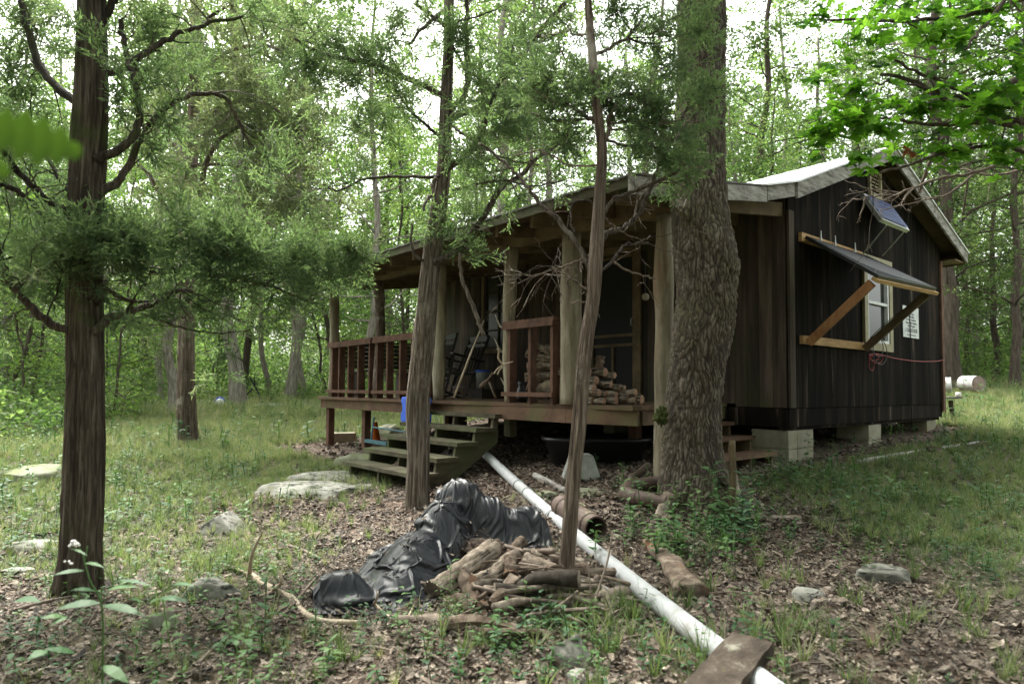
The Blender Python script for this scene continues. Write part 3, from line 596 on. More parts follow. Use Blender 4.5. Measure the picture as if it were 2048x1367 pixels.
# ---------------------------------------------------------------- steps
st = thing('wooden_steps', 'green weathered wooden steps climbing to the porch behind the leaning cedar', 'steps', tuple(L(-2.8, 2.8, -1.05)), AU)
SU = [(-2.32, -.275), (-2.565, -.415), (-2.813, -.555), (-3.05, -.70), (-3.30, -.84)]
for k, (u_, z_) in enumerate(SU):
    b = MB(); cb(b, u_-.02, u_+.26, 2.05+.01*(k % 2), 3.62-.02*(k % 2), z_-.042, z_, None, 0, .004); build('tread', b, Mt['stairwood'], st)
for v_ in (2.14, 2.86, 3.5):
    p = [(-2.24, -.32)]
    for u_, z_ in SU: p += [(u_+.03, z_-.045)] if u_ > -2.4 else [(u_+.25, z_-.045), (u_+.03, z_-.045)]
    p += [(-3.27, -1.06), (-3.0, -1.06), (-2.24, -.6)]
    pp = [(-2.24, -.32), (-2.30, -.32)]; 
    for (u_, z_), (u2, z2) in zip(SU[:-1], SU[1:]): pp += [(u_+.0, z2-.045), (u2+.02, z2-.045)]
    pp += [(-3.29, -1.08), (-3.0, -1.06), (-2.24, -.58)]
    b = MB(); b.prism([L(a, v_-.02, c) for a, c in pp], Vv*.04); build('stringer', b, Mt['stairwood'], st)
s2_ = thing('side_steps', 'brown plank steps beside the thick oak leading up to the porch end', 'steps', tuple(L(-.7, .2, -.85)), AU)
for k, (v_, z_) in enumerate([(.54, -.344), (.289, -.484), (.045, -.637), (-.18, -.766)]):
    b = MB(); cb(b, -1.15, -.15, v_, v_+.26, z_-.04, z_, None, 0, .004); build('tread', b, Mt['deckwood'] if k < 3 else Mt['stairwood'], s2_)
    for u_ in (-1.05, -.62, -.2):
        if k < 3: b = MB(); cb(b, u_-.018, u_+.018, v_+.03, v_+.2, -.80, z_-.042); build('riser_block', b, Mt['beam'], s2_)
# ---------------------------------------------------------------- rocks
def ico(n=24, m=32):
    th = np.linspace(0, np.pi, n); ph = np.arange(m)*2*np.pi/m
    P = np.stack([np.sin(th)[:, None]*np.cos(ph), np.sin(th)[:, None]*np.sin(ph), np.cos(th)[:, None]*np.ones(m)], -1).reshape(-1, 3)
    i = np.arange(n-1)[:, None]*m; j = np.arange(m)[None]; k = (j+1) % m
    return P, np.stack([i+j, i+m+j, i+m+k, i+k], -1).reshape(-1, 4)
IP, IF = ico(40, 56)
def rock(px, py, wpx, h, label, dr=.7, flatten=0, m='rock', rz=0, group=None, name='rock', tilt=0):
    g0 = gpt(px, py); w = wpx*g0[1]/FPX/2*1.22; d = w*dr; sd = int(px*7+py) % 997
    c = g0+np.array([0, d*.85, -h*.25]); P = IP.copy()
    f1, f2 = worley(P[:, 0]*1.2+sd, P[:, 1]*1.2, P[:, 2]*1.2, sd); r = 1+.22*(f2-f1-.3)+.22*fbm(P[:, 0]*1.5+sd, P[:, 1]*1.5, P[:, 2]*1.5, sd, 3)+.05*fbm(P[:, 0]*7+sd, P[:, 1]*7, P[:, 2]*7, sd, 3)
    P = P*r[:, None]; rk = np.random.RandomState(sd)
    for _ in range(16):
        dk = rk.normal(size=3); dk /= np.linalg.norm(dk); sk_ = P @ dk; P = P-dk*np.clip(sk_-rk.uniform(.62, .92), 0, 9)[:, None]
    P = P*(1+.035*fbm(P[:, 0]*5+sd, P[:, 1]*5, P[:, 2]*5, sd, 4)+.02*(worley(P[:, 0]*4, P[:, 1]*4, P[:, 2]*9, sd)[0]-.5))[:, None]
    P[:, 2] = np.where(P[:, 2] > .55, .55+(P[:, 2]-.55)*.35, P[:, 2]) if flatten else P[:, 2]
    V = P*np.array([w, d, h*1.05]); V[:, 2] += V[:, 0]*tilt; ca, sa = math.cos(rz), math.sin(rz); V[:, :2] = np.c_[V[:, 0]*ca-V[:, 1]*sa, V[:, 0]*sa+V[:, 1]*ca]
    b = MB(); b.add(V+c, IF, .5); return tag(build(name, b, Mt[m], None, True), label, 'rock', group)
rock(598, 1004, 235, .24, 'big pale flat limestone slab in front of the porch steps', .75, 1)
rock(655, 967, 175, .17, 'thin pale slab behind the big flat limestone by the steps', .6, 1)
rock(712, 980, 90, .10, 'pale flat stone against the foot of the porch steps', .7, 1)
rock(705, 932, 88, .20, 'rounded mossy boulder under the left porch corner', .8, 0, 'rock_moss')
rock(437, 1074, 90, .23, 'pale angular stone alone in the grass between left and middle cedars', .8, 0, tilt=-.15)
rock(405, 1210, 125, .17, 'dark cracked rock with pale top near the fallen pale branch', .7)
rock(318, 1268, 60, .14, 'upright lichen-pale rock to the right of the dark left trunk', .5, 0, 'rock_moss', .5)
rock(45, 967, 150, .30, 'wide grey boulder at the left edge under green undergrowth', .6, 0, 'rock_moss')
rock(240, 916, 110, .14, 'flat grey slab in the grass between dark trunk and middle cedar', .6, 1)
rock(1150, 1342, 96, .16, 'grey blocky stone in front of the thin cedar base', .7, 0, 'rock', .3)
rock(1165, 1366, 60, .05, 'half buried pale stone just below the grey blocky stone', .7, 1)
rock(1785, 1176, 118, .17, 'flat pale rock in the grass on the right side', .8, 1)
rock(1625, 1210, 80, .11, 'small white topped rock beside bark chunk on the right', .7, 1)
rock(1087, 1000, 60, .09, 'rounded stone between the white pipe and the cut branch', .7, 0, 'rock_moss')
rock(1190, 992, 130, .09, 'flat mossy slab in front of the concrete deck block', .5, 1, 'rock_moss')
rock(1222, 1080, 80, .05, 'flat pale stone beside the open end of the brown pipe', .6, 1, 'rock_moss')
rock(1556, 1042, 26, .03, 'little white stone right of the wooden stake', .8); rock(1600, 1044, 34, .02, 'little flat stone right of the little white stone', .8)
rock(40, 1110, 110, .11, 'grey flat stone at the left edge beside the dark trunk', .7, 1); rock(18, 1150, 60, .06, 'lower grey stone at the left edge', .7, 1)
rock(345, 1110, 52, .04, 'small pale stone in grass above the dark cracked rock', .7, 1)
rock(772, 868, 66, .22, 'brown boulder under the porch behind the steps and orange cone', .8, 0, 'rock_moss')
rock(640, 846, 44, .09, 'pale stone in the grass behind the left porch post', .7)
rock(1060, 1256, 52, .05, 'small grey stone below the weathered log pile', .7, 0); rock(1420, 1235, 0.1+26, .03, 'tiny pale stone right of the white pipe', .7)
rock(488, 940, 30, .02, 'small tan flat stone left of the big limestone slab', .7, 1)
# ---------------------------------------------------------------- logs, sticks, pipes
def logobj(pts, rpx, label, m='firebark', end='oldcut', cat='log', name='log', group=None, n=12, lump=.18, taper=1.0, grav=False):
    P = np.array([at(*p) for p in pts]); r0 = rpx*P[0][1]/FPX*(.88 if group == PG and 0 else 1); Q = smooth_path(P, 10) if len(P) > 2 else np.linspace(P[0], P[1], 15)
    k = len(Q); rr = r0*np.linspace(1, taper, k)*(1+.06*np.sin(np.arange(k)*1.3+rpx)); sd = int(pts[0][0]) % 91
    o = thing(name, label, cat, tuple(Q.mean(0)), 0, group)
    n = 40; b = MB(); V, F = tube(Q, rr, n, False, lump, sd); aa = np.arange(n)*2*np.pi/n; ll = np.arange(k)[:, None]*.22
    gr = 1+(.15 if m == 'firebark' else .10)*(1-2.2*np.abs(vnoise(np.cos(aa)[None]*4.6+sd+.5*vnoise(ll*2, 0, sd, 8), np.sin(aa)[None]*4.2, ll*.9, 15)))+.03*vnoise(np.cos(aa)[None]*9, np.sin(aa)[None]*9, ll*5, 19); V = V.reshape(k, n, 3); V = Q[:, None]+(V-Q[:, None])*gr[..., None]; V = V.reshape(-1, 3)
    tt = np.clip(.62+(gr[:-1]-1)*6.5, 0, 1).ravel(); b.add(V, F[:1], tt); build('bark', b, Mt[m], o, True)
    for e, s in ((0, -1), (-1, 1)):
        b = MB(); T = (Q[1]-Q[0] if e == 0 else Q[-1]-Q[-2]); T /= np.linalg.norm(T); ring = V.reshape(k, -1, 3)[e]; c = ring.mean(0)
        b.add(np.r_[ring, ring*.0+(c+(ring-c)*.5+T*s*.002), [c+T*s*.001]], [np.array([[i, (i+1) % len(ring), len(ring)+(i+1) % len(ring), len(ring)+i] for i in range(len(ring))]), np.array([[len(ring)+i, len(ring)+(i+1) % len(ring), 2*len(ring)] for i in range(len(ring))])], .4+.4*random.random())
        build('cut_end', b, Mt[end], o)
    return o
PG = 'logs in the old pile beside the tarp'
logobj([(866, 1184, 3.42), (925, 1143, 3.6), (986, 1096, 3.85)], 21, 'thick grooved log slanting up to the right beside the tarp', group=PG)
logobj([(947, 1163, 3.42), (985, 1150, 3.5), (1022, 1118, 3.65)], 15, 'short log with round cut end facing left on top of the pile', end='cutwood', group=PG)
logobj([(1022, 1150, 3.50), (1020, 1115, 3.6)], 13, 'dark stubby knotted log end standing up in the pile', 'rotwood', group=PG)
logobj([(920, 1148, 3.55), (945, 1190, 3.42), (988, 1254, 3.2)], 14, 'dark weathered split log sloping down to the right', 'rotwood', group=PG, taper=1.3)
logobj([(1046, 1128, 3.62), (1105, 1148, 3.55), (1186, 1200, 3.35)], 20, 'thick grooved log passing behind the thin cedar', group=PG)
logobj([(1062, 1112, 3.75), (1120, 1120, 3.72), (1165, 1132, 3.7)], 14, 'log lying behind the grooved log at the thin cedar', group=PG)
logobj([(1068, 1186, 3.40), (1124, 1190, 3.45)], 17, 'round log with dark end facing left at the cedar foot', group=PG)
logobj([(928, 1207, 3.32), (948, 1245, 3.2), (972, 1276, 3.1)], 13, 'pale split piece at the lower left of the pile', 'rotwood', group=PG)
logobj([(880, 1208, 3.38), (940, 1196, 3.40)], 15, 'dark log under the thick slanting log', 'rotwood', group=PG)
logobj([(1150, 1150, 3.5), (1205, 1178, 3.42), (1252, 1205, 3.35)], 8, 'thin grey weathered rail between cedar and white pipe', 'greywood', group=PG)
logobj([(1018, 1110, 3.95), (1046, 1078, 4.05)], 11, 'splintered bark chunk behind the log pile', 'rotwood', group=PG)
logobj([(1194, 1222, 3.25), (1200, 1275, 3.05)], 18, 'short thick chunk right of the thin cedar foot', 'rotwood', group=PG)
logobj([(1242, 1222, 3.25), (1250, 1262, 3.1), (1262, 1292, 3.0)], 15, 'short grey chunk with dark end near the white pipe', group=PG)
logobj([(985, 1210, 3.36), (1050, 1200, 3.38)], 10, 'flaky bark slab in the middle of the log pile', 'rotwood', group=PG)
logobj([(1045, 1218, 3.33), (1110, 1222, 3.33)], 15, 'lowest dark log in the middle of the pile', 'rotwood', group=PG)
logobj([(990, 1180, 3.46), (1060, 1168, 3.5)], 9, 'bark slab under the stubby knotted log', 'rotwood', group=PG)
rs_ = np.random.RandomState(5)
for k in range(84):                                             # broken pieces tangled in and around the pile
    x_, y_ = 1085+rs_.normal(0, 95), 1185+rs_.normal(0, 34); g_ = gpt(x_, y_+22); a_ = rs_.uniform(0, 6.28); l = rs_.uniform(.08, .28); r_ = rs_.uniform(.005, .042)*(.5+.5*(k % 2)); z_ = g_[2]+rs_.uniform(.01, .16)*np.exp(-((x_-1070)/120)**2); d_ = np.array([math.cos(a_), math.sin(a_)*.6, rs_.uniform(-.25, .25)])
    Q = smooth_path([np.array([g_[0], g_[1], z_])-d_*l, np.array([g_[0], g_[1], z_+.01])+rs_.normal(0, .015, 3), np.array([g_[0], g_[1], z_])+d_*l], 5); b = MB(); b.tube(Q, np.linspace(r_, r_*rs_.uniform(.3, .9), len(Q)), 9, lump=.55, sd=k)
    tag(build('broken_branch', b, Mt[('rotwood', 'dead_twig', 'firebark')[k % 3]], None, k % 3 > 0), 'broken weathered branch piece tangled in the old log pile', 'branch', 'broken branch pieces tangled in the log pile')
def sticks(pts, rpx, label, m='dead_twig', name='stick', twigs=(), cat='stick', taper=.45):
    b = MB(); P = smooth_path([at(*p) for p in pts], 6); r = rpx*P[0][1]/FPX; b.tube(P, np.linspace(r, r*taper, len(P)), 8, lump=.15)
    for t in twigs: Q = smooth_path([at(*p) for p in t[1]], 5); rr = t[0]*Q[0][1]/FPX; b.tube(Q, np.linspace(rr, rr*.35, len(Q)), 6)
    return tag(build(name, b, Mt[m], None, True), label, cat)
def gy_(px, py, dz=0):
    p = lift(px, py, .022); return (px, py, p[1])
sticks([(962, 1296, 2.95), (1060, 1212, 3.18), (1118, 1146, 3.25)], 4, 'long thin stick leaning across the log pile to the cedar')
sticks([gy_(978, 1300), gy_(1010, 1262), (1050, 1225, 3.2)], 9, 'long bark strip lying below the log pile', 'rotwood', 'bark_strip', cat='bark')
sticks([(1010, 1090, 3.9), (1075, 1108, 3.75), (1150, 1114, 3.6)], 4, 'thin pale stick bridging the back of the log pile')
sticks([(1068, 1168, 3.3), (1090, 1156, 3.25), (1140, 1150, 3.2)], 3, 'short curved twig hanging at the thin cedar')
sticks([(1178, 1262, 3.0), (1190, 1200, 3.1), (1215, 1120, 3.2), (1225, 1060, 3.25)], 3.2, 'tall thin bare sapling twig rising in front of the pipe', twigs=[(2, [(1187, 1205, 3.1), (1215, 1218, 3.0), (1240, 1195, 3.0)]), (2, [(1184, 1215, 3.08), (1178, 1150, 3.1), (1165, 1100, 3.12)])])
sticks([gy_(500, 1150), gy_(545, 1178), gy_(585, 1196), gy_(612, 1228), gy_(655, 1241), gy_(720, 1243)], 8, 'forked pale barkless branch lying left of the tarp', 'pale_wood', 'fallen_branch',
       [(4.5, [gy_(498, 1152), (505, 1105, 3.75), (527, 1060, 3.7)]), (5, [gy_(545, 1178), (562, 1165, 3.5), (560, 1140, 3.5)]), (4, [gy_(545, 1182), gy_(520, 1190), gy_(500, 1188)]), (4, [gy_(500, 1150), gy_(470, 1135), gy_(440, 1125)])], 'branch')
sticks([gy_(560, 1234), gy_(600, 1190), gy_(645, 1138)], 3.5, 'straight thin stick crossing behind the pale branch', 'dead_twig')
sticks([gy_(745, 1205), gy_(775, 1230), gy_(795, 1240)], 4, 'short pale forked stick in front of the tarp', 'pale_wood', twigs=[(3, [gy_(748, 1208), (755, 1190, 3.2), (756, 1180, 3.2)])])
sticks([gy_(812, 1240), gy_(838, 1190)], 3, 'thin pale stick at the front edge of the tarp', 'pale_wood')
sticks([gy_(1070, 950), gy_(1132, 981)], 7, 'pale cut branch lying left of the concrete deck block', 'greywood', 'cut_branch', cat='branch', taper=.9)
sticks([gy_(1252, 968), (1296, 930, 5.95)], 9, 'reddish log leaning at the foot of the white corner post', 'rotwood', 'leaning_log', cat='log', taper=.9)
sticks([gy_(1712, 924), gy_(1790, 910), gy_(1856, 900), gy_(1970, 882)], 5.5, 'long pale pole lying in the grass right of the cabin', 'greywood', 'pole', cat='pole', taper=.7)
sticks([gy_(1960, 822), (1972, 816, 12.2), (2005, 820, 12.2), (2040, 818, 12.3)], 3.5, 'crooked dark branch lying in the far right grass', 'dead_twig', 'fallen_branch', cat='branch', twigs=[(3, [(1962, 818, 12.2), (1955, 812, 12.2)]), (3, [(1966, 818, 12.2), (1968, 828, 12.1)])])
sticks([gy_(1530, 1150), gy_(1565, 1160), gy_(1612, 1166)], 8, 'flat grey bark chunk beside the small white topped rock', 'rotwood', 'bark_chunk', cat='bark')
sticks([gy_(1850, 1285), gy_(1885, 1245), gy_(1920, 1190), gy_(1915, 1160)], 3, 'curved bare twig in the grass at lower right', 'dead_twig')
sticks([gy_(1450, 1355), gy_(1450, 1225), gy_(1452, 1210)], 2.2, 'thin crooked twig between white pipe and right grass', 'dead_twig')
for k, (a, c, r_, lb) in enumerate([((20, 1222), (150, 1190), 5, 'dark stick at the foot of the dark left trunk'), ((690, 1180+60), (640, 1262), 3, 'small stick below the tarp lump'), ((395, 1325), (470, 1260), 4, 'brown stick in litter near the bottom left'), ((840, 1300), (900, 1330), 5, 'brown stick in litter below the log pile'),
        ((700, 1290), (790, 1300), 4, 'brown twig in litter at the bottom centre'), ((575, 1090), (640, 1115), 4, 'brown stick in litter left of the tarp'), ((1350, 1240), (1420, 1225), 3, 'thin twig just right of the white pipe'), ((1620, 1245), (1700, 1235), 3, 'thin twig below the white topped rock'),
        ((520, 1010+70), (600, 1060), 3, 'pale twig in litter near the pale angular stone'), ((1500, 1320), (1600, 1300), 3, 'twig next to the thick weathered plank')]):
    m_ = ((a[0]+c[0])/2, (a[1]+c[1])/2-3); sticks([gy_(*a), gy_(*m_), gy_(*c)], r_, lb)
sticks([(1461, 1034, 4.75), (1466, 960, 4.8), (1464, 880, 4.85)], 8, 'grey wooden stake standing beside the oak trunk', 'beam', 'stake', cat='stake', taper=.8)
logobj([(1868, 925, 7.9), (1868, 896, 7.95)], 13, 'short sawn stump in the grass near the pale pole', 'rotwood', cat='stump', name='stump')
b = MB(); P = smooth_path([gpt(1300, 1100)+[0, 0, .04], gpt(1340, 1145)+[0, 0, .045], gpt(1392, 1200)+[0, 0, .02]], 8); V, F = tube(P, np.linspace(.05, .07, len(P)), 14, True, .5, 3); V[:, 2] = P[:, 2].mean()+(V[:, 2]-P[:, 2].mean())*.75
b.add(V, F); single('rotten_log', 'crumbling reddish rotten log lying right of the white pipe', 'log', b, Mt['rotwood'], True)
pp = thing('white_pipe', 'long white plastic pipe running from under the porch to lower right', 'pipe', tuple(gpt(1250, 1165)))
q_ = [at(948, 882, 7.45)]
for x_, y_ in ((985, 925), (1075, 1003), (1250, 1148), (1400, 1271), (1524, 1369), (1660, 1470)):
    q_.append(lift(x_, y_, .052))
q_ = np.array(q_); tt_ = np.r_[0, np.cumsum(np.linalg.norm(np.diff(q_, axis=0), axis=1))]; ts_ = np.linspace(0, tt_[-1], 40); P = np.stack([np.polyval(np.polyfit(tt_, q_[:, k], 2), ts_) for k in range(3)], 1); A0, B0 = P[0], P[-1]
b = MB(); b.tube(P, .046, 24, False); build('tube', b, Mt['pvc'], pp, True)
d = (B0-A0)/np.linalg.norm(B0-A0)
for t in (.30, .335): 
    c = P[int(t*39)].copy(); b = MB(); b.tube([c, c+d*.012], .053, 24, True); build('joint', b, Mt['pvc'], pp, True)
b = MB(); c = P[18].copy()
for k in range(3):
    a = np.linspace(0, 2*np.pi, 20); b.tube([c+d*(.03*math.sin(t+k)+.02*k)+.052*(math.cos(t)*np.cross(d, Z3)/np.linalg.norm(np.cross(d, Z3))+math.sin(t)*Z3) for t in a], .002, 4, False)
build('wire_tie', b, Mt['wire'], pp)
def pipe(P, r, label, name='clay_pipe', rings=()):
    o = thing(name, label, 'pipe', tuple(np.mean(P, 0))); n = 24; P = smooth_path(P, 6) if len(P) > 2 else np.linspace(P[0], P[1], 8)
    Vo, Fo = tube(P, r, n, False); Vi, Fi = tube(P, r*.86, n, False); b = MB(); b.add(Vo, Fo, .5); b.add(Vi, Fi[0][:, ::-1], .1)
    k = len(P)
    for e in (0, k-1): j = np.arange(n); b.add(np.r_[Vo[e*n:(e+1)*n], Vi[e*n:(e+1)*n]], np.stack([j, (j+1) % n, n+(j+1) % n, n+j], -1), .5)
    build('tube', b, Mt['clay'], o, True)
    for e in rings: b = MB(); q = P[e]; t = P[min(e+1, k-1)]-P[max(e-1, 0)]; t /= np.linalg.norm(t); b.tube([q-t*.015, q+t*.015], [r*1.07]*2, n, False); build('collar', b, Mt['clay'], o, True)
    return o
a, c = gpt(1122, 1035)+[0, 0, .085], gpt(1192, 1083)+[0, 0, .085]; pipe([a, c], .082, 'short brown pipe with its open end towards us beside the white pipe', rings=(1, 6))
q = [gpt(1360, 985)+[0, .1, .07], gpt(1300, 985)+[0, 0, .07], gpt(1262, 994)+[0, 0, .07], gpt(1252, 1006)+[0, 0, .07], gpt(1275, 1015)+[0, 0, .07], gpt(1335, 1028)+[0, 0, .07]]
pipe(q, .058, 'brown elbow pipe at the foot of the oak', rings=(6, 24))
# ---------------------------------------------------------------- thick plank, bottom right
b = MB(); a, c = lift(1412, 1392, .05), lift(1506, 1283, .115); dd = (c-a)/np.linalg.norm(c-a); sd_ = np.cross(dd, Z3); sd_ /= np.linalg.norm(sd_); upn = np.cross(sd_, dd)
n_, m_ = 40, 14; uu, vv = np.meshgrid(np.linspace(-.25, 1, n_), np.linspace(-1, 1, m_)); endj = .02*vnoise(vv*3, 0, 0, 4)*(uu > .98)
P = a+(c-a)*(uu+endj)[..., None]+sd_*(vv*.078+.004*vnoise(uu*9, vv*2, 0, 2))[..., None]+upn*(.022+.004*fbm(uu*6, vv*5, 0, 3))[..., None]
i = (np.arange(m_-1)[:, None]*n_+np.arange(n_-1)[None]).ravel(); b.add(P.reshape(-1, 3), np.stack([i, i+1, i+n_+1, i+n_], -1), .5)
P2 = P-upn*.045; b.add(P2.reshape(-1, 3), np.stack([i, i+n_, i+n_+1, i+1], -1), .5)
edge = list(range(n_))+[k*n_+n_-1 for k in range(1, m_)]+[(m_-1)*n_+k for k in range(n_-2, -1, -1)]+[k*n_ for k in range(m_-2, 0, -1)]
E1, E2 = P.reshape(-1, 3)[edge], P2.reshape(-1, 3)[edge]; ne = len(edge); j = np.arange(ne); b.add(np.r_[E1, E2], np.stack([j, j+ne, (j+1) % ne+ne, (j+1) % ne], -1), .5)
Mt['plank'] = mat('lichen_stained_old_plank', [(.3, (.022, .017, .012)), (.5, (.065, .05, .038)), (.72, (.15, .125, .10))], 9, (1, 1, 1), .95, .9, .006, 0, patch=((.26, .25, .20), 11, .56, .68))
single('old_plank', 'thick lichen-spotted plank laid across the white pipe at the bottom', 'plank', b, Mt['plank'])
# ---------------------------------------------------------------- tarp and what it covers
def along(pl, t):
    pl = np.array(pl, float); l = np.r_[0, np.cumsum(np.hypot(*np.diff(pl, axis=0).T))]; return np.stack([np.interp(t*l[-1], l, pl[:, k]) for k in (0, 1)], -1)
ns_, nt_ = 130, 165; S_, T_ = np.meshgrid(np.linspace(0, 1, ns_), np.linspace(0, 1, nt_))
Le = along([(-.95, 3.24), (-1.04, 3.48), (-.88, 3.9), (-.80, 4.35), (-.62, 4.86)], T_); Re = along([(-.42, 3.22), (-.33, 3.5), (-.31, 3.85), (-.20, 4.08), (.02, 4.18), (.28, 4.30), (.20, 4.78)], T_); XY = Le*(1-S_[..., None])+Re*S_[..., None]
gs = lambda X, Y, cx, cy, sx, sy, h: h*np.exp(-(((X-cx)/sx)**2+((Y-cy)/sy)**2)**1.6)
def pile(X, Y):
    Hs = [gs(X, Y, *q) for q in ((-.36, 4.50, .20, .17, .42), (-.44, 4.2, .17, .25, .35), (-.56, 3.85, .20, .30, .22), (-.86, 3.40, .15, .10, .16), (.04, 4.48, .22, .14, .21), (-.18, 4.46, .18, .15, .30), (-.74, 4.05, .15, .30, .11), (-.60, 3.52, .14, .16, .11))]
    return G(X, Y)+sum(h_**4 for h_ in Hs)**.25+.012
rt = np.random.RandomState(4); Pc = np.dstack([XY, pile(XY[..., 0], XY[..., 1])+.04+.05*(1-2*np.abs(vnoise(XY[..., 0]*8+2*vnoise(XY[..., 0]*2, XY[..., 1]*3, 0, 2), XY[..., 1]*4.5, 0, 3)))+.03*(1-2*np.abs(vnoise(XY[..., 0]*9+XY[..., 1]*14, XY[..., 1]*9, 0, 4)))+.012*vnoise(XY[..., 0]*40, XY[..., 1]*40, 0, 6)])
def gl_(A, ax): return np.linalg.norm(np.diff(A, axis=ax), axis=2)
P0 = Pc.copy(); P0[..., 2] = pile(XY[..., 0], XY[..., 1]); st1 = 1.20; rs1, rt1 = gl_(P0, 1)*(st1+.06), gl_(P0, 0)*(st1-.07)
dd = lambda A: (np.linalg.norm(A[1:, 1:]-A[:-1, :-1], axis=2), np.linalg.norm(A[1:, :-1]-A[:-1, 1:], axis=2)); d1, d2 = [q*1.18 for q in dd(P0)]
b2s, b2t = np.linalg.norm(P0[:, 2:]-P0[:, :-2], axis=2)*1.15, np.linalg.norm(P0[2:]-P0[:-2], axis=2)*1.13
vel = rt.normal(0, .002, Pc.shape)
def con(A, sa, sb, rest, k):
    dlt = A[sb]-A[sa]; l = np.linalg.norm(dlt, axis=2); c_ = (dlt*((l-rest)/(l+1e-9)*.5*k)[..., None]); A[sa] += c_; A[sb] -= c_
sl = slice
for it in range(110):                                           # the sheet falls and crumples over the pile
    prev = Pc.copy(); Pc += vel*.94; Pc[..., 2] -= .0007
    for _ in range(7):
        for o_ in (0, 1):
            m_ = (ns_-o_)//2*2; con(Pc, (sl(None), sl(o_, o_+m_, 2)), (sl(None), sl(o_+1, o_+m_, 2)), rs1[:, o_::2][:, :m_//2], 1.)
            m_ = (nt_-o_)//2*2; con(Pc, (sl(o_, o_+m_, 2), sl(None)), (sl(o_+1, o_+m_, 2), sl(None)), rt1[o_::2][:m_//2], 1.)
        con(Pc, (sl(0, -1), sl(0, -1)), (sl(1, None), sl(1, None)), d1, .35); con(Pc, (sl(0, -1), sl(1, None)), (sl(1, None), sl(0, -1)), d2, .35)
        con(Pc, (sl(None), sl(0, -2)), (sl(None), sl(2, None)), b2s, .22); con(Pc, (sl(0, -2), sl(None)), (sl(2, None), sl(None)), b2t, .22)
    if it % 2 == 0: hh_ = pile(Pc[..., 0], Pc[..., 1])
    hit = Pc[..., 2] < hh_; Pc[..., 2] = np.where(hit, hh_, Pc[..., 2]); vel = Pc-prev; vel[hit] *= .15; ed_ = np.ones(Pc.shape[:2], bool); ed_[2:-2, 2:-2] = False; Pc[ed_, :2] = XY[ed_]; Pc[hit, :2] = prev[hit, :2]+(Pc-prev)[hit, :2]*.15
i = (np.arange(nt_-1)[:, None]*ns_+np.arange(ns_-1)[None]).ravel(); b = MB(); b.add(Pc.reshape(-1, 3), np.stack([i, i+1, i+ns_+1, i+ns_], -1), .5)
tp = build('tarp', b, Mt['tarp'], None, True); tag(tp, 'crumpled black plastic tarp draped over the old log pile', 'tarp')
md = tp.modifiers.new('fine', 'SUBSURF'); md.levels = md.render_levels = 1; md = tp.modifiers.new('thickness', 'SOLIDIFY'); md.thickness = .002
b = MB(); V = IP*(1+.4*fbm(IP[:, 0]*2, IP[:, 1]*2, IP[:, 2]*2, 61, 4)[:, None]+.3*fbm(IP[:, 0]*9, IP[:, 1]*9, IP[:, 2]*9, 62, 3)[:, None]); b.add(V*[.13, .13, .085]+at(972, 1106, 3.96), IF, .5)
for k in range(70):
    d_ = RS.normal(size=3); d_[1] = -abs(d_[1]); d_ /= np.linalg.norm(d_); c = at(972, 1104, 3.96)+d_*[.16, .14, .11]; b.tube(smooth_path([c, c+d_*.05+RS.normal(0, .03, 3), c+d_*.05+RS.normal(0, .05, 3)-[0, 0, .06]], 4), .0016, 3)
Mt['rootsoil'] = mat('root_bound_soil', [(.3, (.02, .014, .010)), (.55, (.075, .053, .04)), (.8, (.18, .135, .10))], 18, (1, 1, 1), .95, .9, .015, .1)
single('root_ball', 'brown clod of soil and fine roots half under the tarp', 'root ball', b, Mt['rootsoil'], True)
# ---------------------------------------------------------------- under the porch
def lathe(b, c, prof, n=24, t=.5, mi=0, sx=1, sy=1, M=None, sq=0):
    prof = np.array(prof, float); a = np.arange(n)*2*np.pi/n; k = len(prof); ca, sa = np.cos(a), np.sin(a)
    if sq: e = 1-sq; ca, sa = np.sign(ca)*np.abs(ca)**e, np.sign(sa)*np.abs(sa)**e
    V = np.stack([prof[:, 0][:, None]*ca*sx, prof[:, 0][:, None]*sa*sy, prof[:, 1][:, None]*np.ones(n)], -1).reshape(-1, 3)
    if M is not None: V = V @ np.asarray(M).T
    i = np.arange(k-1)[:, None]*n; j = np.arange(n)[None]; kk = (j+1) % n; b.add(V+np.asarray(c), np.stack([i+j, i+kk, i+n+kk, i+n+j], -1).reshape(-1, 4), t, mi); return b
tb = thing('plastic_tub', 'wide black plastic tub of soil and leaves under the porch', 'tub', tuple(at(1190, 940, 6.9)), .15)
c = at(1190, 948, 6.95); c[2] = G(c[0], c[1])-.05; b = MB(); lathe(b, c, [(.001, 0), (.42, 0), (.50, .26), (.535, .27), (.54, .30), (.515, .31), (.48, .28), (.40, .06), (.001, .05)], 64, .5, 0, 1.05, .72, None, .45); build('body', b, Mt['black'], tb, True)
b = MB(); lathe(b, c+[0, 0, .0], [(.001, .25), (.25, .26), (.45, .22)], 48, .5, 0, 1.05, .72, None, .45); build('soil', b, Mt['rootsoil'], tb, True)
b = MB(); b.bar(at(1120, 878, 7.0), at(1205, 918, 6.7), .14, .02); single('leaning_board', 'thin grey board leaning inside the black tub', 'board', b, Mt['stairwood'])
b = MB(); c = at(1162, 957, 6.15); c[2] = G(c[0], c[1])-.01; s = .17; h_ = .205; t_ = .105
pts = [c+[-s, -s*.8, 0], c+[s, -s*.8, 0], c+[s, s*.8, 0], c+[-s, s*.8, 0], c+[-t_, -t_*.8, h_], c+[t_, -t_*.8, h_], c+[t_, t_*.8, h_], c+[-t_, t_*.8, h_]]
b.add(pts, np.array([[3, 2, 1, 0], [0, 1, 5, 4], [1, 2, 6, 5], [2, 3, 7, 6], [3, 0, 4, 7]]), .5)
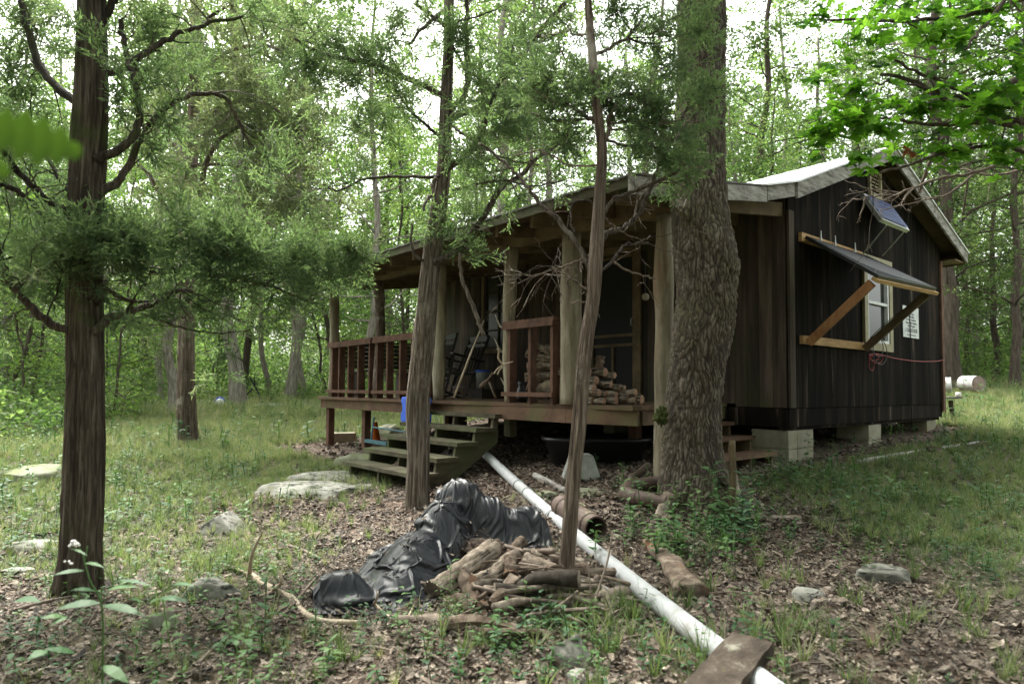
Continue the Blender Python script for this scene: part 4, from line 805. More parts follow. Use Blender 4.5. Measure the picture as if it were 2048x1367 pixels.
b.box(c+[0, -.045, h_+.006], (.16, .05, .012)); b.box(c+[0, .045, h_+.006], (.16, .05, .012))
single('deck_block', 'grey trapezoid concrete deck block in front of the black tub', 'concrete block', b, Mt['concrete'])
b = MB(); c = at(682, 889, 11.1); b.box(c+[0, .1, .1], (.40, .2, .2), np.array(Matrix.Rotation(.5, 3, 'Z')), None, 0, .004); single('cinder_block', 'loose cinder block on the ground under the left porch corner', 'concrete block', b, Mt['block'])
cn = thing('traffic_cone', 'small orange traffic cone under the porch', 'cone', tuple(at(750, 882, 11.0)))
c = at(750, 883, 11.0); b = MB(); lathe(b, c, [(.001, .012), (.10, .015), (.095, .03), (.032, .33), (.022, .335), (.001, .335)], 20, .5); build('body', b, Mt['orange'], cn, True)
b = MB(); b.box(c+[0, 0, .008], (.24, .24, .016)); build('base', b, Mt['orange'], cn)
tl = thing('blue_grey_tool', 'blue-grey metal tool with a long handle lying left of the steps', 'tool', tuple(at(750, 890, 8.6)))
b = MB(); b.bar(at(733, 880, 8.6), at(776, 887, 8.3), .06, .04); build('base', b, Mt['teal'], tl)
b = MB(); b.tube([at(742, 880, 8.6), at(748, 833, 8.6)], .013, 8); build('upright', b, Mt['teal'], tl)
b = MB(); b.tube([at(744, 853, 8.6), at(812, 863, 8.2)], .010, 8); build('handle', b, Mt['teal'], tl)
# blue container on the steps: waisted body with handle hollows
jg = thing('water_jug', 'bright blue plastic jug standing on the porch steps', 'jug', tuple(L(-2.46, 3.4, -.41)), AU)
pr = [(-.19, 0), (.19, 0), (.20, .02), (.20, .10), (.17, .14), (.175, .19), (.20, .22), (.195, .27), (.175, .285), (-.175, .285), (-.195, .27), (-.20, .22), (-.17, .19), (-.165, .13), (-.20, .09), (-.20, .02)]
b = MB(); b.prism([L(-2.54, 3.44+a*1.1, -.413+z*1.08) for a, z in pr], U*.17, .5); o = build('body', b, Mt['blue'], jg)
bv = o.modifiers.new('bevel', 'BEVEL'); bv.width = .012; bv.segments = 3
b = MB(); lathe(b, L(-2.46, 3.30, -.413+.285), [(.001, .03), (.03, .03), (.032, 0)], 16); build('cap', b, Mt['vinyl'], jg, True)
b = MB(); b.tube([L(-2.46, 3.40, -.13), L(-2.46, 3.41, -.10), L(-2.46, 3.51, -.10), L(-2.46, 3.52, -.13)], .011, 8); build('handle', b, Mt['blue'], jg, True)
# ---------------------------------------------------------------- firewood on the porch
FG = 'firewood heaped on the porch by the door'
heap = [(1189, 777, 8.5, 'largest round log of the heap, left of centre'), (1211, 743, 7.5, 'highest thick log of the heap'), (1230, 750, 6, 'high thin log of the heap with bright end, right of the highest'), (1193, 760, 7, 'log just under the highest log'),
        (1213, 788, 7, 'log in the middle row with reddish end'), (1208, 801, 5.5, 'pale ended log at the heap bottom left'), (1233, 800, 7, 'bottom row log in the middle of the heap'), (1241, 775, 6.5, 'log with bright reddish end above the heap middle'),
        (1233, 788, 5.5, 'small log between bottom row and bright reddish end'), (1259, 795, 9, 'big slanting log near the right of the heap'), (1271, 784, 6, 'dark log on top at the right of the heap'), (1284, 798, 7.5, 'rightmost log of the heap by the white post'),
        (1187, 800, 7, 'leftmost bottom log of the heap'), (1178, 745, 8, 'log of the heap next to the thin cedar stem'), (1250, 774, 4.5, 'thin stick-like log at the right shoulder of the heap'), (1199, 784, 6, 'log squeezed behind the middle row'), (1271, 800, 6.5, 'bottom log beside the rightmost log of the heap'), (1180, 764, 8, 'fat log at the left edge of the heap'), (1222, 768, 6, 'log lying across the heap centre')]
for k, (x_, y_, r_, lb) in enumerate(heap):
    Y_ = 6.2+.12*(804-y_)/60+.1*((k*37) % 5)/5; d_ = np.array([-.72+.35*((k*53) % 7)/7-.1, .62, .02+.1*((k*31) % 5-2)/5]); d_ /= np.linalg.norm(d_)
    p0 = at(x_, y_, Y_); p0[2] = max(p0[2], -.144+r_*Y_/FPX); p1 = p0+d_*(.34+.04*(k % 3)); p1[2] = max(p1[2], -.144+r_*Y_/FPX)
    a_ = pix(p0), pix(p1); logobj([(a_[0][0], a_[0][1], p0[1]), (a_[1][0], a_[1][1], p1[1])], r_*1.05, lb[0].upper()[0].lower()+lb[1:], 'firebark', 'cutwood', 'firewood', 'firewood_log', FG)
logobj([(1196, 743, 6.5), (1201, 711, 6.5)], 8.5, 'split log standing upright on top of the heap', 'rotwood', 'cutwood', 'firewood', 'firewood_log', FG)
SG = 'round logs stacked behind the porch railing'
for a_, c_, r_, lb in (((1074, 697), (1120, 706), 10, 'topmost long log of the stack behind the railing'), ((1052, 704), (1066, 712), 8, 'short knobbly log at the upper left of the stack'), ((1070, 716), (1114, 719), 9.5, 'second log from the top of the stack'), ((1054, 733), (1116, 732), 9.5, 'third log from the top of the stack'),
        ((1050, 754), (1114, 751), 9, 'fourth log from the top of the stack'), ((1054, 772), (1112, 790), 9, 'lowest dark log of the stack'), ((1070, 779), (1120, 759), 8, 'pale smooth log lying aslant at the stack bottom')):
    logobj([(*a_, 6.85), ((a_[0]+c_[0])/2, (a_[1]+c_[1])/2-1, 6.85), (*c_, 6.9)], r_, lb, 'firebark' if 'pale' not in lb else 'pale_wood', 'cutwood', 'firewood', 'firewood_log', SG)
# ---------------------------------------------------------------- chairs, bench and small things on the porch
def rocking_chair(loc, face, tilt, label):
    o = thing('rocking_chair', label, 'rocking chair', tuple(loc)); M = np.array(Matrix.Rotation(face, 3, 'Z') @ Matrix.Rotation(-tilt, 3, 'Y')); c = np.asarray(loc)
    T = lambda x, y, z: c+M @ np.array([x, y, z-.05])+np.array([0, 0, .05])
    def part(n, f):
        q = MB(); f(q); build(n, q, Mt['blackwood'], o)
    part('seat', lambda q: [q.bar(T(-.22+.075*k, -.25, .41+.006*abs(k-3)), T(-.22+.075*k, .25, .41+.006*abs(k-3)), .065, .018) for k in range(7)])
    for s in (-1, 1):
        part('back_post', lambda q: q.bar(T(-.22, .24*s, .28), T(-.36, .25*s, 1.10), .035, .035, up=(0, 1, 0)))
        part('leg', lambda q: q.bar(T(.22, .26*s, .06), T(.22, .27*s, .62), .035, .035, up=(1, 0, 0))); part('leg', lambda q: q.bar(T(-.19, .24*s, .06), T(-.22, .24*s, .40), .035, .035, up=(1, 0, 0)))
        part('armrest', lambda q: q.bar(T(-.32, .28*s, .66), T(.28, .29*s, .63), .08, .022))
        part('rocker', lambda q: q.tube(smooth_path([T(-.50, .25*s, .12), T(-.2, .25*s, .03), T(.1, .25*s, .03), T(.38, .25*s, .10)], 6), .018, 6))
    part('crest_rail', lambda q: q.bar(T(-.345, -.24, 1.05), T(-.345, .24, 1.05), .02, .09)); part('crest_rail', lambda q: q.bar(T(-.33, -.24, .93), T(-.33, .24, .93), .02, .06)); part('lower_rail', lambda q: q.bar(T(-.27, -.24, .46), T(-.27, .24, .46), .02, .05))
    for k in range(6): part('back_slat', lambda q: q.bar(T(-.275, -.18+.072*k, .46), T(-.33, -.18+.072*k, .92), .045, .012, up=(1, 0, .3)))
    for x, z in ((.22, .25), (-.2, .22), (.22, .35)): part('stretcher', lambda q: q.tube([T(x, -.25, z), T(x, .25, z)], .012, 6))
    return o
dk_ = lambda px, Y: np.r_[at(px, 780, Y)[:2], -.146]
rocking_chair(dk_(896, 10.2), math.atan2(-.8, -1), R(14), 'black slatted rocking chair tipped back beside the porch post')
rocking_chair(dk_(852, 10.9), math.atan2(-.5, -1), R(5), 'black rocking chair half hidden behind the porch post')
bn = thing('porch_bench', 'dark weathered high-backed bench across the far end of the porch', 'bench', tuple(L(-1.1, 6.2, -.146)), AU)
for k in range(6): b = MB(); z_ = .32+.07*k; cb(b, -1.95, -.35, 6.38+.01*k, 6.40+.01*k, z_, z_+.062); build('back_board', b, Mt['darkbench'], bn)
b = MB(); cb(b, -1.97, -.33, 6.43, 6.50, .745, .775); build('top_rail', b, Mt['darkbench'], bn)
b = MB(); cb(b, -1.95, -.35, 5.95, 6.36, .255, .285); build('seat', b, Mt['greywood'], bn)
for u_ in (-1.85, -1.0, -.42): b = MB(); cb(b, u_-.05, u_+.05, 6.0, 6.35, -.146, .25); build('leg', b, Mt['darkbench'], bn)
bk = thing('bucket', 'small white bucket with blue rim standing by the porch wall', 'bucket', tuple(L(-.35, 4.1, -.146)))
c = at(965, 790, 10.1); c[2] = -.146; b = MB(); lathe(b, c+[0, 0, .15], [(.001, 0), (.09, 0), (.105, .26), (.09, .255), (.08, .02)], 20); build('body', b, Mt['concrete'], bk, True)
b = MB(); lathe(b, c+[0, 0, .15], [(.106, .25), (.112, .26), (.112, .275), (.10, .28), (.001, .28)], 20); build('lid', b, Mt['blue'], bk, True)
b = MB(); b.box(c+[.1, 0, .07], (.55, .35, .14), MUV); single('wooden_crate', 'low dark wooden crate on the porch under the white bucket', 'crate', b, Mt['darkbench'])
b = MB(); b.tube([at(968, 640, 7.6), at(936, 720, 7.5), at(908, 794, 7.35)], [.008, .011, .012], 7); single('walking_stick', 'slim pale stick standing on the porch edge before the rocking chair', 'stick', b, Mt['pale_wood'], True)
b = MB(); b.tube(smooth_path([at(1004, 726, 6.9), at(997, 715, 6.9), at(998, 702, 6.9), at(995, 695, 6.9)], 5), .011, 6); b.tube(smooth_path([at(1004, 726, 6.9), at(1012, 726, 6.85), at(1026, 722, 6.8)], 4), [.011]+[.007]*8, 6); b.tube(smooth_path([at(1004, 730, 6.9), at(994, 738, 6.9), at(988, 747, 6.9)], 4), .009, 6); b.tube(smooth_path([at(1006, 732, 6.9), at(999, 740, 6.85), at(995, 748, 6.85)], 4), .009, 6)
single('antler', 'pale forked antler fixed low on the slim porch post', 'antler', b, Mt['pale_wood'], True)
b = MB(); b.tube(smooth_path([at(985, 745, 7.4), at(975, 760, 7.5), at(962, 772, 7.6)], 5), [.012]*6+[.03]*5, 7); b.tube([at(978, 762, 7.5), at(992, 795, 7.4)], .014, 6); single('driftwood', 'forked piece of driftwood propped on the porch floor', 'driftwood', b, Mt['rotwood'], True)
b = MB(); c = at(1043, 787, 7.3); c[2] = -.146; lathe(b, c, [(.001, 0), (.062, 0), (.07, .06), (.05, .15), (.035, .17), (.045, .2), (.04, .225), (.001, .23)], 20); b.tube([c+[-.03, 0, .22], c+[-.035, 0, .25]], [.012, .003], 5); b.tube([c+[.03, 0, .22], c+[.035, 0, .25]], [.012, .003], 5)
single('black_jug', 'squat black jug beside the stacked logs behind the railing', 'jug', b, Mt['black'], True)
hg = thing('hanging_ornament', 'small round pale ornament hanging on a cord by the screen door', 'ornament', tuple(at(1291, 590, 6.9)))
b = MB(); c = at(1291, 593, 6.9); lathe(b, c, [(.001, -.04), (.025, -.035), (.04, -.01), (.038, .02), (.02, .035), (.001, .038)], 16); build('body', b, Mt['log'], hg, True); b = MB(); b.tube([c+[0, 0, .03], c+[0, 0, .35]], .003, 4); build('cord', b, Mt['wire'], hg)
# ---------------------------------------------------------------- far things
ta = thing('plank_table', 'small plank shelf on one post in the grass behind the cabin corner', 'table', tuple(at(1903, 858, 11)))
b = MB(); b.bar(at(1862, 795, 11.2), at(1922, 794, 11), .3, .035); build('top', b, Mt['greywood'], ta); b = MB(); b.tube([at(1901, 800, 11.05), at(1904, 826, 11.05), at(1908, 866, 11.05)], .035, 8, lump=.2); build('leg', b, Mt['rotwood'], ta, True)
b = MB(); b.tube([at(1912, 788, 11), at(1921, 788, 10.95)], .04, 10); single('tin_can', 'small white can lying on the plank shelf', 'can', b, Mt['drum'], True)
for k, (a_, c_, r_, lb) in enumerate((((1866, 770, 14.8), (1903, 769, 14.6), .17, 'white paint-flaked drum lying left of the far right oak'), ((1927, 766, 14.8), (1958, 766, 14.4), .17, 'white drum with rusty open end right of the far right oak'))):
    o = thing('drum', lb, 'drum', tuple(at(*a_)), 0, 'white drums lying in the grass'); P = np.linspace(at(*a_), at(*c_), 9); b = MB(); b.tube(P, [r_*q for q in (1.03, 1, 1, 1.03, 1, 1.03, 1, 1, 1.03)], 24, False); build('body', b, Mt['drum'], o, True)
    T_ = P[-1]-P[0]; T_ /= np.linalg.norm(T_); b = MB(); b.tube([P[-1]-T_*.03, P[-1]-T_*.015], r_*.98, 24); build('end', b, mat('rusty_drum_end', [(.3, (.16, .09, .07)), (.5, (.36, .26, .22)), (.7, (.5, .46, .43))], 6), o); b = MB(); b.tube([P[0], P[0]+T_*.01], r_*.98, 24); build('end', b, Mt['drum'], o)
b = MB(); V = IP*np.array([.13, .13, .12]); b.add(V+at(441, 804, 18.5), IF, .5); single('white_ball', 'small white and blue ball lying far back in the grass', 'ball', b, Mt['vinyl'], True)
b = MB(); b.tube(np.array([at(441, 803, 18.5)+np.array([.135*math.cos(t), -.02, .125*math.sin(t)]) for t in np.linspace(.2, 3, 12)]), .02, 6); single('blue_band', 'blue band around the far white ball', 'band', b, Mt['blue'], True)
b = MB(); b.tube([at(499, 752, 20), at(512, 776, 20), at(526, 804, 20)], .025, 6); b.tube([at(508, 752, 20), at(510, 770, 20)], .022, 6); b.tube([at(505, 776, 20), at(492, 790, 20)], .025, 6); single('tripod', 'thin black tripod stand beside the bare cedar trunk far back', 'tripod', b, Mt['wire'])
b = MB(); b.tube([at(433, 578, 19), at(592, 569, 20.5)], .035, 8); single('white_pole', 'long white pole hung level between two far cedar trunks', 'pole', b, Mt['pvc'], True)
b = MB(); p_, q_ = gpt(512, 818), gpt(585, 816); b.tube([p_+[0, 0, .12], q_+[0, 0, .12]], .04, 8); single('white_pipe', 'short white pipe lying in the far grass between the bare cedars', 'pipe', b, Mt['pvc'], True)
# ---------------------------------------------------------------- plant templates
def tri_spray(n=14, w=.006, s=1.0, seed=0):                     # juniper spray: main twig along z with side shoots of fine needles
    r = np.random.RandomState(seed); V = []; F = []
    def tri(a, b_, wd):
        d = b_-a; p = np.cross(d, r.normal(size=3)); p = p/(np.linalg.norm(p)+1e-9)*wd/2; k = len(V); V.extend([a-p, a+p, b_]); F.append((k, k+1, k+2))
    tri(np.zeros(3), np.array([0, 0, .16]), .004)
    for i in range(n):
        t = (i+.5)/n; a = np.array([.006*r.normal(), .006*r.normal(), .15*t]); ph = r.uniform(0, 2*np.pi); l = (.075*(1-t)+.03)*r.uniform(.7, 1.3)
        d = np.array([math.cos(ph)*.8, math.sin(ph)*.8, .75])+r.normal(0, .12, 3); d /= np.linalg.norm(d); tri(a, a+d*l, w*.8)
        for j in range(5):
            q = a+d*l*(j+1)/5.5; e = d+r.normal(0, .55, 3); e /= np.linalg.norm(e); tri(q, q+e*r.uniform(.014, .03), w)
    return np.array(V)*s, np.array(F)
SPR = [tri_spray(10, .0085, 1.15, seed=k) for k in range(6)]
SPRF = [tri_spray(8, .013, 1.1, 10+k) for k in range(5)]
def leafclump(n=16, L_=.10, rad=.32, flat_=.4, seed=0):
    r = np.random.RandomState(seed); V = []; F = []
    for i in range(n):
        c = r.normal(0, .5, 3)*[rad, rad, rad*flat_]; d = r.normal(size=3)*[1, 1, .45]; d /= np.linalg.norm(d); nn = np.array([0, 0, 1.])+r.normal(0, .6, 3)
        s = np.cross(nn, d); s /= np.linalg.norm(s); l = L_*r.uniform(.7, 1.3); w = l*.6; u_ = np.cross(d, s)*.12*l; k = len(V)
        V += [c, c+d*l*.45+s*w/2+u_, c+d*l, c+d*l*.45-s*w/2+u_]; F.append((k, k+1, k+2, k+3))
    return np.array(V), np.array(F)
CL = [leafclump(26, .11, .34, .35, seed=k) for k in range(8)]; CLS = [leafclump(12, .075, .2, .5, 20+k) for k in range(6)]
def maple_leaf(seed=0, lobes=((0, 1.), (50, .86), (-50, .86), (105, .52), (-105, .52))):
    r = np.random.RandomState(seed); pts = []
    L_ = sorted(lobes, key=lambda q: q[0])
    pts.append((-180, .06))
    for k, (a, l) in enumerate(L_):
        l = l*r.uniform(.9, 1.1); pts += [(a-19, l*.62), (a-12, l*.82), (a-9, l*.72), (a, l), (a+9, l*.72), (a+12, l*.82), (a+19, l*.62)]
        if k < 4: pts.append(((a+L_[k+1][0])/2, .34))
    V = [(0, 0, 0)]+[(math.sin(R(a))*l*.55, math.cos(R(a))*l*.55, 0) for a, l in pts]; V = np.array(V)
    V[:, 2] = .09*np.sin(V[:, 0]*9+seed)-.25*V[:, 0]**2-.2*V[:, 1]**2+.02*r.normal(size=len(V))
    n = len(V)-1; F = np.array([(0, i+1, (i+1) % n+1) for i in range(n)]); return V, F
MAP = [maple_leaf(k) for k in range(6)]
def litter_leaf(seed):
    r = np.random.RandomState(seed); n = 11; a = np.arange(n)*2*np.pi/n; l = .5*(1+.35*np.cos(2*a))*(1+.28*(np.arange(n) % 2*2-1)*r.uniform(.2, 1.)); V = np.c_[np.cos(a)*l, np.sin(a)*l*.75, np.zeros(n)]
    cv = r.uniform(.2, 1.5); V[:, 2] = cv*.5*V[:, 1]**2+r.uniform(-.4, .6)*V[:, 0]**2+r.normal(0, .05, n); V = np.r_[[[0, 0, 0]], V]; return V, np.array([(0, i+1, (i+1) % n+1) for i in range(n)])
LIT = [litter_leaf(k) for k in range(10)]
def tuft(seed, n=16, h=.22, w=.005, sp=.35):
    r = np.random.RandomState(seed); V = []; F = []
    for i in range(n):
        ph = r.uniform(0, 6.28); d = np.array([math.cos(ph), math.sin(ph), 0]); s = np.array([-d[1], d[0], 0]); hh = h*r.uniform(.5, 1.15); ln = r.uniform(.15, 1)*sp*2; b0 = d*r.uniform(0, .03); k = len(V)
        for t in (0, .35, .7, 1.0):
            p = b0+d*hh*ln*t*t*1.2+np.array([0, 0, hh*(t-.28*ln*t*t)]); ww = w*(1-t*.9); V += [p-s*ww, p+s*ww]
        for q in range(3): F.append((k+2*q, k+2*q+1, k+2*q+3, k+2*q+2))
    return np.array(V), np.array(F)
TUF = [tuft(k) for k in range(8)]; TUFW = [tuft(30+k, 14, .34, .0075, .5) for k in range(5)]
def leafshape(c, d, up, l, w, droop=.25):                       # pointed oval leaf of 8 vertices
    d = d/np.linalg.norm(d); s = np.cross(up, d); s /= np.linalg.norm(s)+1e-9; u_ = np.cross(d, s)
    P = []
    for t, q in ((0, .08), (.25, .8), (.5, 1), (.78, .55), (1, .02)):
        m = c+d*l*t-u_*droop*l*t*t; P += [m-s*w/2*q+u_*.12*w*q, m+s*w/2*q+u_*.12*w*q]
    return P, [(2*i, 2*i+1, 2*i+3, 2*i+2) for i in range(4)]
def weed(seed, n=8, h=.16, L_=.05):
    r = np.random.RandomState(seed); V = []; F = []; st = np.array([[0, 0, 0], [.004, 0, 0], [.01*r.normal(), .01*r.normal(), h], [.006, 0, h]]); V += list(st); F.append((0, 1, 3, 2))
    for i in range(n):
        t = (i+1)/n; ph = i*2.4+r.uniform(-.4, .4); d = np.array([math.cos(ph), math.sin(ph), r.uniform(-.1, .6)]); P, Q = leafshape(st[2]*t+d*.006, d, np.array([0, 0, 1.]), L_*r.uniform(.7, 1.25), L_*r.uniform(.38, .6)); k = len(V); V += P; F += [tuple(a+k for a in q) for q in Q]
    return np.array(V), np.array(F)
WEE = [weed(k, 7+k % 4, .10+.03*(k % 4), .05+.006*(k % 3)) for k in range(8)]; WEL = [weed(20+k, 12, .30, .06) for k in range(5)]
# ---------------------------------------------------------------- scatter on the ground
def gpos(x, y, dz=0): return np.c_[x, y, G(x, y)+dz]
def trunks_clear(x, y):
    ok = np.ones(len(x), bool)
    return ok
def pick(n, x0, x1, y0, y1, f):
    x, y = ypos(n, x0, x1, y0, y1); k = (RS.rand(n) < f(x, y)) & (np.abs(x) < .92*y+1.2); return x[k], y[k]
house = lambda x, y: (((x-2.93)*.763+(y-7)*.646) > .0)*((-(x-2.93)*.646+(y-7)*.763) > .0)*((-(x-2.93)*.646+(y-7)*.763) < 6.8)*(((x-2.93)*.763+(y-7)*.646) < 4.7)
b = MB()
for (n, x0, x1, y0, y1, s0, s1) in ((85000, -3.6, 4.2, 1.7, 5, .009, .032), (52000, -6.5, 7, 4.5, 9, .018, .05), (18000, -10, 12, 8, 18, .05, .09)):
    x, y = pick(n, x0, x1, y0, y1, lambda x, y: np.clip(1.1-green(x, y)*.85, .12, 1)*(1-house(x, y)*.8)); p = gpos(x, y, .006+.02*RS.rand(len(x))); scatter(b, LIT, p, basis(tilted(len(x), .30), RS.uniform(0, 6.28, len(x))), RS.uniform(s0, s1, len(x))*RS.choice([1, 1, .7, 1.3], len(x)), None, 0, 0)
x, y = pick(3800, -4.5, 5, 1.8, 8, lambda x, y: np.clip(1.1-green(x, y)*.7, .1, 1)*(1-house(x, y))); scatter(b, LIT, gpos(x, y, .02+.02*RS.rand(len(x))), basis(tilted(len(x), .35), RS.uniform(0, 6.28, len(x))), RS.uniform(.03, .065, len(x)), None)
tl_ = Pc.reshape(-1, 3)[RS.randint(0, ns_*nt_, 90)]+[0, 0, .006]; scatter(b, LIT, tl_, basis(tilted(90, .4), RS.uniform(0, 6.28, 90)), RS.uniform(.012, .04, 90), None)
tag(build('leaf_litter', b, Mt['litter']), 'brown and grey dead leaves covering the forest floor', 'leaf litter', kind='stuff')
b = MB()
for k in range(420):
    x = RS.uniform(-4, 4); y = RS.uniform(1.9, 8); 
    if abs(x) > .85*y+.5: continue
    l = RS.uniform(.06, .3); a = RS.uniform(0, 6.28); P = np.array([[x, y, 0], [x+.5*l*math.cos(a)+.02*RS.normal(), y+.5*l*math.sin(a), 0], [x+l*math.cos(a), y+l*math.sin(a), 0]]); P[:, 2] = G(P[:, 0], P[:, 1])+[.012, .03, .015]; b.tube(P, [.003, .0035, .0015], 4)
tag(build('fallen_twigs', b, Mt['dead_twig']), 'small broken twigs scattered over the leaf litter', 'twigs', kind='stuff')
b = MB()
for (n, x0, x1, y0, y1, s, T) in ((5200, -4, 4.5, 1.9, 5.5, .42, TUF), (24000, -8, 7.5, 4.2, 10.5, .50, TUF), (26000, -14, 13, 9, 17, .72, TUF), (9500, -22, 22, 15, 28, 1.2, TUFW)):
    x, y = pick(n, x0, x1, y0, y1, lambda x, y: green(x, y)**1.2*(1-house(x, y))); scatter(b, T, gpos(x, y, -.01), basis(tilted(len(x), .12), RS.uniform(0, 6.28, len(x))), RS.uniform(.6, 1.25, len(x))*s, np.clip(RS.normal(.5, .22, len(x))+(y > 9)*.12, 0, 1), 0, .2)
cl = []
for (px, py, n, rr) in ((640, 1000, 10, .2), (590, 1070, 14, .3), (720, 1010, 14, .25), (1175, 1235, 26, .12), (1215, 1250, 22, .15), (1120, 1300, 10, .2), (880, 1290, 12, .25), (650, 1330, 8, .3), (560, 1290, 5, .2), (430, 1140, 9, .12), (370, 1110, 10, .2), (1290, 1310, 14, .2), (1380, 1130, 14, .25), (1560, 1230, 20, .25), (1640, 1300, 16, .3), (1900, 1200, 16, .4), (1980, 1100, 14, .4), (1930, 1300, 10, .3), (1700, 1060, 16, .3), (350, 1190, 10, .1), (860, 965, 5, .08), (250, 1150, 8, .2), (1420, 1290, 8, .2)):
    c = gpt(px, py); cl.append(np.c_[c[0]+RS.normal(0, rr, n), c[1]+RS.normal(0, rr, n)])
q = np.concatenate(cl); scatter(b, TUF, gpos(q[:, 0], q[:, 1], -.01), basis(tilted(len(q), .15), RS.uniform(0, 6.28, len(q))), RS.uniform(.4, .85, len(q)), np.clip(RS.normal(.4, .2, len(q)), 0, 1), 0, .2)
tag(build('grass', b, Mt['grass']), 'loose tufts of green grass growing through the leaf litter', 'grass', kind='stuff')
b = MB()
for (n, x0, x1, y0, y1, s, T, m_) in ((4200, -4, 4.6, 1.9, 6, .5, WEE, .35), (3600, -9, 9, 5, 13, 1.0, WEE, .5), (1500, -16, 14, 10, 24, 1.9, WEE, .6)):
    x, y = pick(n, x0, x1, y0, y1, lambda x, y: np.clip(green(x, y)*.8+.12*(vnoise(x*1.2, y*1.2, 0, 77) > .1), 0, 1)*(vnoise(x*.8, y*.8, 0, 78) > -.25)*(1-house(x, y))); scatter(b, T, gpos(x, y), basis(tilted(len(x), .1), RS.uniform(0, 6.28, len(x))), RS.uniform(.6, 1.3, len(x))*s, RS.rand(len(x)), 0, .15)
cl = []; ws = []
for (px, py, n, rr, s) in ((1380, 1080, 60, .30, 1), (1330, 1110, 30, .22, 1), (1440, 1040, 26, .15, 1.2), (1300, 1000, 10, .1, .8), (1250, 985, 10, .12, .9), (1180, 960, 6, .08, .9), (900, 1270, 34, .25, .7), (980, 1330, 20, .2, .7), (1080, 1280, 20, .14, .7), (300, 1290, 16, .3, .8), (420, 1180, 12, .25, .8), (470, 1320, 12, .2, .9), (560, 1350, 10, .2, .9), (1700, 1000, 40, .5, .9), (1600, 960, 26, .25, .9), (1850, 900, 40, .6, 1.1), (1750, 930, 24, .4, 1), (1950, 960, 30, .6, 1), (60, 1000, 30, .6, 1.2), (120, 1080, 14, .3, .9), (1480, 1240, 12, .2, .7), (1240, 1330, 14, .18, .6), (1900, 1010, 24, .4, .9), (200, 1210, 14, .3, .7), (1650, 1120, 16, .3, .7)):
    c = gpt(px, py); cl.append(np.c_[c[0]+RS.normal(0, rr, n), c[1]+RS.normal(0, rr, n)]); ws += [s]*n
q = np.concatenate(cl); scatter(b, WEE+WEL[:2], gpos(q[:, 0], q[:, 1]), basis(tilted(len(q), .14), RS.uniform(0, 6.28, len(q))), RS.uniform(.6, 1.1, len(q))*np.array(ws), RS.rand(len(q)), 0, .15)
tag(build('ground_weeds', b, Mt['weed']), 'low broad-leaved green weeds spread over the forest floor', 'weeds', kind='stuff')
# ---------------------------------------------------------------- trees traced from the photograph
def trunk_mesh(pts, name, m, parent, n=20, lump=.12, cut=None):
    n = 96
    P4 = np.array([[*at(x, y, Y), r*Y/FPX] for x, y, r, Y in pts]); Q = smooth_path(P4, 10); z0 = Q[0, 2]
    b = MB(); T, N_, B_ = frames(Q[:, :3]); a = np.arange(n)*2*np.pi/n; ln = np.r_[0, np.cumsum(np.linalg.norm(np.diff(Q[:, :3], axis=0), axis=1))]
    fine = np.linspace(0, ln[-1], int(ln[-1]/.022)+2); Q = np.stack([np.interp(fine, ln, Q[:, k]) for k in range(4)], 1); T, N_, B_ = frames(Q[:, :3])
    sd = pts[0][0] % 97; ca, sa = np.cos(a)[None], np.sin(a)[None]; L_ = fine[:, None]
    r = Q[:, 3][:, None]*(1+lump*vnoise(ca*1.6+sd, sa*1.6, L_*1.3, 1)+.09*vnoise(ca*4+sd, sa*4, L_*.8, 2)+.045*vnoise(ca*9, sa*9+sd, L_*2.0, 3))
    wv = .5*vnoise(L_*1.1, ca*2, sa*2, 31); s1 = 1-2.2*np.abs(vnoise(ca*4.6+sd+wv, sa*4.6, L_*.9, 5)); s2 = 1-2.2*np.abs(vnoise(ca*10+wv*2, sa*10+sd, L_*2.2, 6)); s3 = np.clip(vnoise(ca*3, sa*3+sd, L_*3.1, 8)-.35, 0, 1)
    gb = np.clip(r.mean(), .02, .3)*0+1; r = r*(1+.065*s1+.038*s2+.13*s3*(s1 > .2)+.02*vnoise(ca*16, sa*16, L_*9, 44))
    V = Q[:, None, :3]+N_[:, None]*(ca*r)[..., None]+B_[:, None]*(sa*r)[..., None]; k = len(Q); i = np.arange(k-1)[:, None]*n; j = np.arange(n)[None]; jj = (j+1) % n
    b.add(V.reshape(-1, 3), np.stack([i+j, i+jj, i+n+jj, i+n+j], -1).reshape(-1, 4), np.clip(.5+.30*s1+.18*s2, 0, 1)[:-1].ravel()); build(name, b, m, parent, True); return Q
SM = {}
